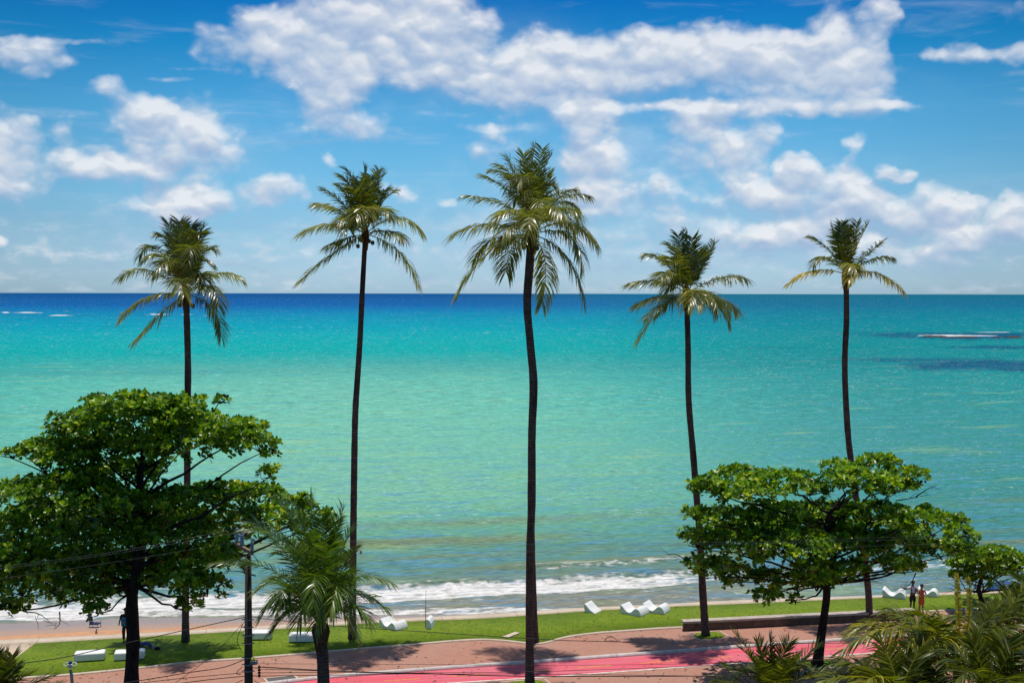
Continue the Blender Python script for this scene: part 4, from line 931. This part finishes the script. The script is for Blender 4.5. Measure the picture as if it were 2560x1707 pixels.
# ------------------------------------------------------------------ people, a dog, things on the beach
def skinned(name, chains, mat, parent=None, sub=2, root=0):
    """chains: list of [(x,y,z,r),...]; the first point of a chain may be ('@',chain,index) to join an earlier one"""
    V = []; Ed = []; Rr = []; ids = []
    for ch in chains:
        idx = []
        for k_, p in enumerate(ch):
            if p[0] == '@': idx.append(ids[p[1]][p[2]]); continue
            V.append(p[:3]); Rr.append(p[3] if not isinstance(p[3], tuple) else p[3]); idx.append(len(V) - 1)
            if k_: Ed.append((idx[-2], idx[-1]))
        for a_, b_ in zip(idx[:-1], idx[1:]):
            if (a_, b_) not in Ed: Ed.append((a_, b_))
        ids.append(idx)
    me = bpy.data.meshes.new(name); me.from_pydata(V, Ed, []); me.materials.append(mat)
    o = bpy.data.objects.new(name, me); C.objects.link(o)
    if parent is not None: o.parent = parent
    md = o.modifiers.new('skin', 'SKIN'); md.use_smooth_shade = True; md.branch_smoothing = .4
    sv = me.skin_vertices[0].data
    for i, r in enumerate(Rr): sv[i].radius = r if isinstance(r, tuple) else (r, r)
    sv[root].use_root = True
    ms = o.modifiers.new('sub', 'SUBSURF'); ms.levels = sub; ms.render_levels = sub
    return o
def skinmat(name, c): return simple(name, c, tuple(x * .8 for x in c[:3]) + (1,), 9, .55, .35, 0)
brown = skinmat('brown_skin', (.13,.06,.035,1)); tan = skinmat('tan_skin', (.30,.14,.08,1))
hairm = simple('dark_hair', (.012,.009,.008,1), (.03,.02,.015,1), 12, .6, .3, .3)
def hand(chains, w, d, side=(0, 0, 1)):
    """palm and five fingers growing from wrist w in direction d"""
    w = np.array(w); d = nrm(np.array(d, float)); s = nrm(np.array(side, float)); s = nrm(s - d * (s @ d)); nn = np.cross(d, s)
    base = len(chains); pc = w + d * .05
    chains.append([(*w, .024), (*pc, .032), (*(w + d * .085), .030)])
    for k_, (off, L) in enumerate(((-.030, .062), (-.010, .075), (.010, .080), (.030, .070))):
        a = w + d * .088 + s * off; b = a + d * L * .5 - nn * .010; c = a + d * L * .92 - nn * .028; chains.append([('@', base, 2), (*a, .0095), (*b, .0085), (*c, .007)])
    a = w + d * .035 + s * .038; b = a + d * .03 + s * .025; c = b + d * .028 + s * .008; chains.append([('@', base, 1), (*a, .012), (*b, .010), (*c, .008)])
def body(parent, skin, h=1.72, armL=None, armR=None, legs=None, seat=False, female=False):
    k = h / 1.72; sw = .19 if not female else .165
    ch = []
    ch.append([(0, 0, .95*k, .125), (0, 0, 1.12*k, .115), (0, 0, 1.32*k, .135), (0, 0, 1.43*k, .085), (0, -.005, 1.50*k, .052), (0, -.015, 1.57*k, .075), (0, -.02, 1.64*k, .088), (0, -.015, 1.70*k, .055)])
    for sg, arm in ((-1, armL), (1, armR)):
        arm = arm or [(sg * .26, .0, 1.12*k), (sg * .27, -.06, .88*k)]
        e, w = arm; ch.append([('@', 0, 2), (sg * sw, 0, 1.38*k, .058), (*e, .042), (*w, .026)])
        d = np.array(w) - np.array(e); hand(ch, w, d, (0, -1, 0))
    legs = legs or [((-.10, -.03, .49*k), (-.11, .02, .09)), ((.10, .03, .49*k), (.11, .05, .09))]
    for sg, (kn, an) in zip((-1, 1), legs):
        ch.append([('@', 0, 0), (sg * .09, 0, .88*k, .095), (*kn, .06), ((kn[0]+an[0])/2, (kn[1]+an[1])/2+.015, (kn[2]+an[2])/2+.04, .055), (*an, .038), (an[0], an[1] - .07, max(an[2] - .05, .035), .038), (an[0], an[1] - .17, max(an[2] - .055, .03), .026)])
    return skinned('body', ch, skin, parent)
def head_bits(parent, k, hairmat, long_=False, face=(0, -1), cap=None):
    hz = 1.645 * k
    f = np.array([face[0], face[1], 0.0]); f = f / np.linalg.norm(f); s = np.array([-f[1], f[0], 0])
    c = np.array([0, -.018, hz])
    mb = MB()
    mb.lathe(tuple(c - f * .018 + [0, 0, .01]), [(.03, -.085), (.075, -.06), (.098, -.01), (.096, .04), (.07, .085), (.02, .105)], 14)
    h = mb.build('hair' if cap is None else 'cap', hairmat if cap is None else cap, parent, smooth=True)
    if long_:
        MB().tube([tuple(c - f * .06), tuple(c - f * .10 - [0, 0, .12]), tuple(c - f * .08 - [0, 0, .28])], [.07, .075, .03], 10).build('hair', hairmat, parent, smooth=True)
    if cap is not None:
        MB().box(tuple(c + f * .12 + [0, 0, .02]), (.13, .12, .012), math.atan2(f[1], f[0])).build('cap_brim', cap, parent, bevel=.004)
    e = MB()
    for sg in (-1, 1):
        p = c + f * .083 + s * sg * .032 + np.array([0, 0, -.002]); e.lathe(tuple(p - [0, 0, .008]), [(.004, 0), (.009, .006), (.009, .012), (.004, .018)], 8)
    e.build('eyes', hairm, parent)
    nz = MB().tube([tuple(c + f * .085 + [0, 0, .0]), tuple(c + f * .112 + [0, 0, -.035])], [.008, .014], 6); nz.build('nose', parent.children[0].data.materials[0], parent, smooth=True)
    mo = MB().box(tuple(c + f * .082 + [0, 0, -.058]), (.012, .04, .010), math.atan2(f[1], f[0])); mo.build('mouth', simple('lips', (.18,.05,.04,1), None, 5, .5, .3, 0), parent)
    er = MB()
    for sg in (-1, 1): er.box(tuple(c + s * sg * .092 + [0, 0, -.01]), (.03, .014, .05), math.atan2(f[1], f[0]))
    er.build('ears', parent.children[0].data.materials[0], parent, bevel=.004)

shirt_w = simple('white_shirt', (.66,.66,.70,1), (.5,.5,.55,1), 10, .8, .2, .3)
jeans = simple('dark_shorts', (.02,.025,.04,1), (.03,.03,.045,1), 10, .85, .2, .2)
orange = simple('orange_dress', (.55,.10,.035,1), (.40,.07,.03,1), 10, .8, .2, .3)
black = simple('black_cloth', (.012,.012,.014,1), (.02,.02,.022,1), 10, .85, .2, .2)
# man of the couple: pointing out to the left
pm_ = G(2282, 1527, 0.0); pm_ = pm_ + [0, .0, 0]
man = thing('person', 'person in a white t-shirt with dark chest straps, pointing left', 'person', tuple(pm_), 0, 'couple standing by the low wall')
body(man, brown, 1.76, armL=[(-.42, -.05, 1.30), (-.66, -.02, 1.44)], armR=[(.27, .05, 1.15), (.33, .0, .95)])
skinned('t_shirt', [[(0,0,.98,.145),(0,0,1.15,.140),(0,0,1.36,.155),(0,0,1.46,.09)], [('@',0,2),(-.20,0,1.405,.075),(-.34,-.03,1.34,.062)], [('@',0,2),(.20,0,1.405,.075),(.245,.03,1.26,.062)]], shirt_w, man)
skinned('shorts', [[(0,0,1.0,.135),(0,0,.92,.14)], [('@',0,1),(-.10,-.01,.80,.108),(-.105,-.03,.56,.085)], [('@',0,1),(.10,.0,.80,.108),(.105,.03,.56,.085)]], jeans, man)
MB().tube([(-.13,-.10,1.50),(-.11,-.17,1.3),(-.12,-.14,1.08)], .022, 6).tube([(.13,-.10,1.50),(.11,-.17,1.3),(.12,-.14,1.08)], .022, 6).tube([(-.15,-.13,1.1),(0,-.18,1.09),(.15,-.13,1.1)], .028, 6).build('straps', black, man, smooth=True)
head_bits(man, 1.76/1.72, hairm, face=(-.5, -1))
pw_ = G(2304, 1531, 0.0)
woman = thing('person', 'person in an orange red dress with dark hair, close beside the one in white', 'person', tuple(pw_), 0, 'couple standing by the low wall')
body(woman, tan, 1.64, armL=[(-.24,-.08,1.12),(-.12,-.24,1.02)], armR=[(.25,-.04,1.10),(.13,-.22,.98)], female=True)
skinned('dress', [[(0,0,.45,(.20,.17)),(0,0,.72,(.18,.16)),(0,0,.95,.14),(0,0,1.08,.115),(0,0,1.27,.135),(0,0,1.35,.09)]], orange, woman)
head_bits(woman, 1.64/1.72, hairm, long_=True, face=(-.4, -1))

# person with the blue backpack behind the big tree's trunk
pp = G(316, 1606, .045); per = thing('person', 'person in a dark top and cap wearing a blue backpack, behind the big left trunk', 'person', tuple(pp))
body(per, brown, 1.78, armL=[(-.30,-.0,1.12),(-.34,-.05,.86)])
skinned('top', [[(0,0,.98,.145),(0,0,1.15,.142),(0,0,1.38,.16),(0,0,1.48,.09)], [('@',0,2),(-.20,0,1.42,.075),(-.27,0,1.22,.065)], [('@',0,2),(.20,0,1.42,.075),(.27,0,1.22,.065)]], black, per)
skinned('trousers', [[(0,0,1.0,.135),(0,0,.92,.14)], [('@',0,1),(-.10,-.01,.80,.108),(-.105,-.03,.50,.085),(-.11,.02,.14,.07)], [('@',0,1),(.10,.0,.80,.108),(.105,.03,.50,.085),(.11,.05,.14,.07)]], jeans, per)
capm = simple('maroon_cap', (.10,.02,.03,1), (.07,.015,.02,1), 8, .8, .2, 0)
head_bits(per, 1.78/1.72, hairm, face=(-1, .3), cap=capm)
bpk = thing('backpack', 'blue backpack worn on the back of the person behind the big left trunk', 'backpack', tuple(pp + [0, -.22, 1.12]))
MB().box((0, 0, 0), (.30, .16, .44)).build('bag', simple('blue_fabric', (.01,.10,.24,1), (.01,.16,.26,1), 5, .7, .3, .2), bpk, bevel=.05, seg=3)
MB().box((0, -.09, -.08), (.22, .05, .20)).build('pocket', simple('teal_fabric', (.02,.20,.26,1), (.01,.12,.2,1), 5, .7, .3, .2), bpk, bevel=.02, seg=2)
MB().box((.02, -.118, -.03), (.06, .01, .05)).build('badge', simple('red_badge', (.5,.08,.04,1), None, 5, .6, .3, 0), bpk)

# person lying on the grass beside the second block seat: jeans and shoes stick out
lp = G(352, 1622, .045); lie = thing('person', 'person in blue jeans lying on the grass beside the seat, only legs and shoes showing', 'person', tuple(lp))
bj = simple('blue_jeans', (.03,.05,.17,1), (.05,.08,.24,1), 8, .85, .2, .2)
ch = [[(-.15,.35,.14,.12),(-.42,.42,.15,.11),(-.62,.46,.17,.125),(-.76,.5,.18,.06),(-.90,.52,.19,.09),(-.98,.54,.20,.06)]]
for sg in (-1, 1): ch.append([('@',0,2),(-.60,.45+sg*.18,.15,.055),(-.38,.46+sg*.28,.10,.042),(-.16,.44+sg*.24,.06,.026)]); hand(ch, (-.16,.44+sg*.24,.06), (1,-.1,-.1), (0,1,0))
for sg in (-1, 1): ch.append([('@',0,0),(0,.30+sg*.08,.14,.09),(.30,.14+sg*.07,.24,.065),(.62,-.04+sg*.06,.07,.042),(.68,-.06+sg*.06,.12,.035)])
skinned('body', ch, brown, lie)
skinned('jeans', [[(-.18,.36,.14,.135),(-.02,.32,.14,.13)]] + [[('@',0,1),(.04,.29+sg*.08,.14,.10),(.30,.14+sg*.07,.25,.085),(.56,-.01+sg*.06,.10,.065)] for sg in (-1,1)], bj, lie)
skinned('shirt', [[(-.28,.38,.15,.13),(-.5,.44,.16,.13),(-.66,.47,.17,.135)]], black, lie)
sh = MB()
for sg in (-1, 1): sh.box((.70, -.07 + sg*.06, .10), (.11, .09, .22), -.4)
sh.build('shoes', simple('pale_shoes', (.55,.5,.45,1), (.3,.12,.1,1), 12, .7, .3, 0), lie, bevel=.02)
bo_ = G(395, 1624, .045); bag = MB().lathe((0,0,0), [(.10,0),(.14,.04),(.12,.10),(.06,.14),(.02,.15)], 10)
o = bag.build('bag', black, None, smooth=True); o.location = tuple(bo_); tag(o, 'small dark bag left on the shaded grass beside the lying person', 'bag')

# piece of dry palm frond arched over the paving
dp = G(1528, 1601, 0.0)
V_, F_, T_ = frond(np.array([-.32, 0, .03]), np.array([0, .02, .24]), np.array([.32, -.02, .04]), .20, 14, .03, 1.2, (0, 0, 0), 901, start=.05, tone=.5, rr=.022)
V_[:, 2] = np.maximum(V_[:, 2], .012)
o = mesh_np('dry_frond', V_, F_, simple('dead_frond', (.16,.08,.04,1), (.05,.03,.02,1), 8, .8, .2, 0), attrs={'tone': T_}); o.location = tuple(dp)
tag(o, 'short piece of dry brown palm frond arched on the brick paving', 'palm frond')

# beach chair, driftwood, umbrella, swimmers
sandz = -.95
cpx = G(239, 1571, sandz); chair = thing('beach_chair', 'navy folding beach chair on the sand under the big left tree', 'chair', tuple(cpx))
navy = simple('navy_canvas', (.012,.018,.05,1), (.02,.03,.07,1), 6, .8, .2, .1)
MB().box((0, 0, .26), (.52, .48, .03)).build('seat', navy, chair, bevel=.008)
MB().box((-.26, 0, .55), (.03, .48, .62), M=Matrix.Rotation(-.25, 3, 'Y')).build('backrest', navy, chair, bevel=.008)
for sx_ in (-.24, .24):
    for sy_ in (-.22, .22): MB().tube([(sx_, sy_, -.04), (sx_ * .9, sy_, .26)], .014, 6).build('leg', steel, chair)
for sy_ in (-.25, .25): MB().tube([(-.22, sy_, .27), (-.22, sy_, .46), (.24, sy_, .46), (.24, sy_, .0)], .014, 6).build('armrest', steel, chair)
dw = G(243, 1575, sandz + .35); dr_ = MB().tube([(0,0,.03),(.15,-.5,.05),(.38,-1.1,.10),(.60,-1.5,.05)], [.03,.05,.07,.02], 7).tube([(.38,-1.1,.08),(.75,-1.2,.12)], [.04,.012], 6)
o = dr_.build('driftwood', simple('driftwood', (.13,.08,.05,1), (.07,.045,.03,1), 6, .9, .1, .5), None, smooth=True); o.location = tuple(dw); tag(o, 'dark piece of driftwood lying on the dry sand right of the beach chair', 'driftwood')
up_ = G(2532, 1482, -.1); um = thing('beach_tent', 'blue low beach tent beyond the lawn at the right edge', 'tent', tuple(up_))
tb_ = simple('blue_tent', (.02,.085,.24,1), (.015,.05,.16,1), 4, .7, .3, .2)
tt_ = MB(); n_ = 15; prof_ = [(-1.1 + 2.2 * i / (n_-1), .62 * math.sin(PI * (i / (n_-1))) ** .55) for i in range(n_)]
tt_.add([(x, y, z * (1 - .18 * y / 1.0)) for y in (0, .6, 1.2) for x, z in prof_], [(r_*n_+i, r_*n_+i+1, (r_+1)*n_+i+1, (r_+1)*n_+i) for r_ in range(2) for i in range(n_-1)]); ob = tt_.build('canopy', tb_, um, smooth=True)
sol = ob.modifiers.new('t', 'SOLIDIFY'); sol.thickness = .02
MB().tube([(prof_[i][0], -.01, prof_[i][1] + .01) for i in range(n_)], .018, 6).build('hoop', dark, um)
for j, (x, y, lab) in enumerate(((903,1380,'swimmer with a pink cap in the calm water right of the second palm'),)):
    c0 = G(x, y, SEA_Z + .15); s_ = thing('person', lab, 'person', tuple(c0))
    skinned('body', [[(0,0,-.55,.10),(0,0,-.30,.13),(0,0,-.12,.12),(0,0,-.03,.05),(0,0,.07,.085),(0,0,.14,.06)], [('@',0,2),(-.2,0,-.14,.05),(-.36,-.1,-.16,.035),(-.50,-.2,-.12,.022)], [('@',0,2),(.2,0,-.14,.05),(.36,-.1,-.16,.035),(.5,-.2,-.12,.022)]], tan, s_)
    MB().lathe((0, 0, .07), [(.092, 0), (.088, .05), (.05, .09), (.01, .105)], 12).build('swim_cap', simple('pink_cap', (.62,.22,.34,1) if j == 0 else (.7,.7,.7,1), None, 5, .5, .3, 0), s_, smooth=True)

# ------------------------------------------------------------------ clouds: a shell of cloud far out over the sea, the sky itself is the world
blobs = [(620,110,110,80,.85),(760,105,150,90,.9),(930,60,170,110,1),(1070,60,140,110,1),(1140,120,100,90,1),(1010,185,200,45,1),(1200,200,120,50,.9),(1340,170,80,85,1),(1290,240,80,50,.7),(840,180,160,50,.7),
 (1530,150,240,62,1),(1790,125,240,60,.95),(1480,200,150,40,.6),(1640,205,200,36,.5),(1980,190,200,85,1),(2100,120,95,95,1.15),(2190,50,45,60,.95),(2215,25,30,40,.7),(2150,200,90,95,1),(1960,270,280,22,.8),(2150,264,130,11,.8),(1540,272,190,16,.6),(1750,280,150,18,.55),
 (830,255,85,65,1.05),(890,330,110,42,.7),(800,200,60,50,.6),(740,330,40,25,.35),
 (280,232,60,34,.75),(350,285,90,50,.95),(420,335,115,75,1),(520,300,70,60,.7),(565,370,60,55,.65),(172,330,40,34,.6),(220,410,80,42,.85),(330,425,100,38,.95),(470,420,110,60,.7),(400,500,60,32,.9),(480,520,100,40,1.05),(600,505,80,45,.85),(690,480,66,42,1.0),(300,510,70,40,.4),
 (0,370,110,105,1.0),(30,460,95,60,.8),(85,150,95,45,.85),(30,135,60,30,.55),(230,112,130,9,.45),(430,205,70,7,.45),(500,180,70,5,.3),(190,295,60,6,.3),
 (1410,275,55,50,.8),(1480,290,58,60,1),(1460,370,70,60,.75),(1500,430,95,60,.65),(1470,500,120,50,.45),(1400,520,120,40,.35),(1230,365,75,45,.7),(1240,320,120,12,.4),(1120,290,120,8,.35),
 (1740,300,80,50,.75),(1760,375,95,75,.95),(1890,340,55,50,.6),(1830,420,80,50,.65),(1650,465,42,40,.75),(1870,475,55,42,.85),(1920,510,70,35,.6),(1730,482,35,20,.5),(1790,500,30,20,.3),
 (1985,425,52,42,1.2),(1985,475,80,48,1.05),(2110,470,80,55,1.15),(2190,515,85,50,1.1),(2060,540,130,45,.8),(2270,560,60,30,.6),(2210,425,20,16,.8),(2245,440,40,16,.95),
 (2330,520,75,58,1.05),(2400,560,70,60,.9),(2530,540,60,60,.95),(2470,590,110,38,.7),(2130,360,32,38,.65),(2400,142,95,24,.85),(2540,130,60,30,.8),(2530,45,60,40,.45),(2540,185,75,12,.5),(2200,95,60,20,.3),(2530,225,60,8,.3),
 (1680,545,55,42,.8),(1550,595,110,35,.65),(1850,590,130,45,.6),(2020,600,150,45,.65),(2220,620,150,40,.6),(2380,640,120,35,.5),(1650,640,160,28,.5),(100,615,26,30,.7),(5,610,18,14,.7),(1080,625,70,40,.6),(1010,485,42,25,.6),(1110,508,25,15,.6),(825,400,24,22,.65),(930,470,40,20,.4),(260,640,160,10,.3),(700,630,60,20,.35),(1180,420,60,30,.25),(620,640,80,12,.3)]
haze_blobs = [(1450,470,230,150,.36),(1850,540,520,110,.34),(1000,600,900,80,.18),(1600,235,480,60,.30),(1080,160,280,90,.30),(450,400,220,110,.14),(2250,590,420,80,.32),(1750,370,130,90,.25),(860,290,120,60,.25),(1480,330,90,110,.30)]
naz, nel = 620, 260
az = np.linspace(-.46, .46, naz); el = np.linspace(.0006, .30, nel)
AZ, EL = np.meshgrid(az, el)
bx_ = 1280 + F * np.tan(AZ); by_ = 732 - F * np.tan(EL) / np.cos(AZ) * 1.0
def field(x, y):
    b = np.zeros_like(x)
    wx_ = (fbm(x / 70, y / 55, 4, 51) - .5) * 62; wy_ = (fbm(x / 70 + 40, y / 55, 4, 52) - .5) * 46
    for cx, cy, rx, ry, w in blobs:
        k_ = np.clip(1 - (((x + wx_ - cx) / (rx * 1.32)) ** 2 + ((y + wy_ * min(1, ry / 25) - cy) / (ry * 1.32)) ** 2), 0, 1); b = b + (1 - b * .85) * w * k_
    return b
HZ = np.zeros_like(bx_)
for cx, cy, rx, ry, w_ in haze_blobs: HZ = HZ + (1 - HZ) * w_ * np.exp(-((bx_ - cx) / rx) ** 2 - ((by_ - cy) / ry) ** 2)
B0 = field(bx_, by_); B1 = field(bx_ + 6, by_ - 26)
lightness = np.clip(.56 + 1.25 * (B0 - B1) + .25 * (fbm(bx_ / 40, by_ / 30, 4, 61) - .5), 0, 1)
R_ = 26000.0
V = np.stack([R_ * np.sin(AZ) * np.cos(EL), R_ * np.cos(AZ) * np.cos(EL), R_ * np.sin(EL) + H], -1).reshape(-1, 3)
def cloudmat():
    m, nt, out = newmat('cloud'); g = nt.node('ShaderNodeNewGeometry'); v = nt.scale(g.outputs['Position'], (1 / R_,) * 3)
    d = nt.attr('cloudiness'); l = nt.attr('lit')
    vs = nt.scale(v, (1, 1, 1.3)); n1 = nt.noise(vs, 20, 7, .56, .3); n2 = nt.noise(vs, 85, 4, .6)
    wn = nt.node('ShaderNodeTexNoise', i_Vector=vs, i_Scale=34.0, i_Detail=3.0)
    wv = nt.node('ShaderNodeVectorMath', operation='MULTIPLY_ADD'); nt.l.new(wn.outputs['Color'], wv.inputs[0]); wv.inputs[1].default_value = (.022, .022, .022); nt.set(wv.inputs[2], vs)
    def puff(sc, off=None):
        x = wv.outputs[0]
        if off: x = nt.scale(x, (1, 1, 1), off)
        q = nt.node('ShaderNodeTexVoronoi', feature='SMOOTH_F1', i_Vector=x, i_Scale=float(sc)); q.inputs['Smoothness'].default_value = .35; return q.outputs['Distance']
    p1 = puff(34); p2 = puff(80); p1b = puff(34, (.001, 0, .0075)); p2b = puff(80, (.0005, 0, .0035))
    wisp = nt.noise(nt.scale(v, (3, 3, 22)), 2.6, 6, .6, .6); n3 = nt.noise(nt.scale(v, (1, 1, 2.6)), 44, 6, .62)
    k = nt.math('ADD', d, nt.math('MULTIPLY', nt.math('SUBTRACT', n1, .5), 1.35)); k = nt.math('ADD', k, nt.math('MULTIPLY', nt.math('SUBTRACT', n2, .5), .22))
    k = nt.math('ADD', k, nt.math('MULTIPLY', nt.math('SUBTRACT', .42, p1), .45)); k = nt.math('ADD', k, nt.math('MULTIPLY', nt.math('SUBTRACT', .42, p2), .30))
    dens = nt.math('MULTIPLY', nt.maprange(k, .06, 1.02), nt.maprange(d, .0, .3))
    sz = nt.node('ShaderNodeSeparateXYZ'); nt.l.new(v, sz.inputs[0])
    low = nt.maprange(sz.outputs[2], .10, .02); lowc = nt.math('MULTIPLY', nt.math('MULTIPLY', nt.maprange(n3, .44, .66), low), .45)
    hi = nt.math('MULTIPLY', nt.math('MULTIPLY', nt.maprange(wisp, .50, .80), nt.maprange(sz.outputs[2], .05, .12)), .30)
    hzf = nt.math('MULTIPLY', nt.attr('haze'), nt.maprange(n1, .30, .68, .25, 1.25))
    dens = nt.math('MAXIMUM', dens, nt.math('MAXIMUM', lowc, hi)); dens = nt.math('MULTIPLY', dens, .90)
    dens = nt.math('SUBTRACT', 1.0, nt.math('MULTIPLY', nt.math('SUBTRACT', 1.0, dens), nt.math('SUBTRACT', 1.0, nt.math('MINIMUM', hzf, .9))))
    rel = nt.math('ADD', nt.math('MULTIPLY', nt.math('SUBTRACT', p1b, p1), 1.3), nt.math('MULTIPLY', nt.math('SUBTRACT', p2b, p2), .5))
    li = nt.math('ADD', nt.math('ADD', l, rel), nt.math('MULTIPLY', nt.math('SUBTRACT', n1, .5), .7), clamp=True)
    col = nt.ramp(li, [(0, (.34,.47,.68,1)), (.35, (.46,.56,.73,1)), (.62, (.58,.66,.78,1)), (.85, (.71,.75,.82,1)), (1, (.84,.86,.90,1))])
    em = nt.node('ShaderNodeEmission'); nt.set(em.inputs[0], col); em.inputs[1].default_value = 1.0
    tr = nt.node('ShaderNodeBsdfTransparent'); mx = nt.node('ShaderNodeMixShader'); nt.set(mx.inputs[0], dens)
    nt.l.new(tr.outputs[0], mx.inputs[1]); nt.l.new(em.outputs[0], mx.inputs[2]); nt.l.new(mx.outputs[0], out.inputs[0])
    m.cycles.emission_sampling = 'NONE'; return m
sky = mesh_np('sky', V, gridfaces(nel, naz), cloudmat(), smooth=True, attrs={'cloudiness': B0, 'lit': lightness, 'haze': HZ}); structure(sky)

# ------------------------------------------------------------------ world, sun, camera
SUN_EL = math.radians(85.5); SUN_AZ = math.radians(4)   # azimuth from +Y (out to sea) towards +X
w = bpy.data.worlds.new('World'); bpy.context.scene.world = w; w.use_nodes = True; w.node_tree.nodes.clear()
nt = NT(w.node_tree); out = nt.node('ShaderNodeOutputWorld'); bg = nt.node('ShaderNodeBackground')
sk = nt.node('ShaderNodeTexSky'); sk.sky_type = 'NISHITA'; sk.sun_disc = False; sk.sun_elevation = SUN_EL; sk.sun_rotation = SUN_AZ
sk.altitude = 10; sk.air_density = 1.0; sk.dust_density = .6; sk.ozone_density = 2.0
tc = nt.coord('Generated'); sp = nt.node('ShaderNodeSeparateXYZ'); nt.l.new(tc, sp.inputs[0])
tint = nt.ramp(sp.outputs[2], [(0, (.84,1.30,2.0,1)), (.029, (.68,1.06,1.62,1)), (.055, (.58,.97,1.38,1)), (.10, (.46,.97,1.28,1)), (.152, (.28,.90,1.22,1)), (.205, (.06,.68,1.06,1)), (.255, (.01,.44,.94,1)), (.45, (.5,.8,1.05,1)), (.7, (.9,.97,1,1))])
side = nt.maprange(nt.math('ABSOLUTE', sp.outputs[0]), .18, .50, 1.0, .80)  # lens falloff painted into the sky colour, darker to left and right
nt.l.new(nt.mix(1.0, nt.mix(1.0, sk.outputs[0], tint, 'MULTIPLY'), side, 'MULTIPLY'), bg.inputs[0]); bg.inputs[1].default_value = .10
nt.l.new(bg.outputs[0], out.inputs[0])
sl = bpy.data.lights.new('sun', 'SUN'); sl.energy = 4.0; sl.angle = math.radians(.53); sl.color = (1, .955, .88)
so_ = bpy.data.objects.new('sun', sl); C.objects.link(so_)
dirv = Vector((math.sin(SUN_AZ) * math.cos(SUN_EL), math.cos(SUN_AZ) * math.cos(SUN_EL), math.sin(SUN_EL)))
so_.rotation_euler = dirv.to_track_quat('Z', 'Y').to_euler(); so_.location = (0, 0, 60)

cam = bpy.data.cameras.new('camera'); co = bpy.data.objects.new('camera', cam); C.objects.link(co)
cam.sensor_width = 36; cam.lens = F / 2560 * 36; cam.clip_end = 60000; cam.clip_start = .5
co.location = (0, 0, H); co.rotation_euler = (math.pi / 2 - PITCH, 0, 0)
co.rotation_mode = 'QUATERNION'; co.rotation_quaternion = Matrix.Rotation(math.pi/2 - PITCH, 3, 'X').to_quaternion() @ Matrix.Rotation(math.radians(.09), 3, 'Z').to_quaternion()
sc = bpy.context.scene; sc.camera = co
sc.render.engine = 'CYCLES'; sc.view_settings.view_transform = 'Standard'; sc.view_settings.look = 'None'; sc.view_settings.exposure = 0; sc.view_settings.gamma = 1
sc.cycles.use_denoising = True; sc.cycles.max_bounces = 6; sc.cycles.transparent_max_bounces = 8
sc.render.resolution_x = 1024; sc.render.resolution_y = 682
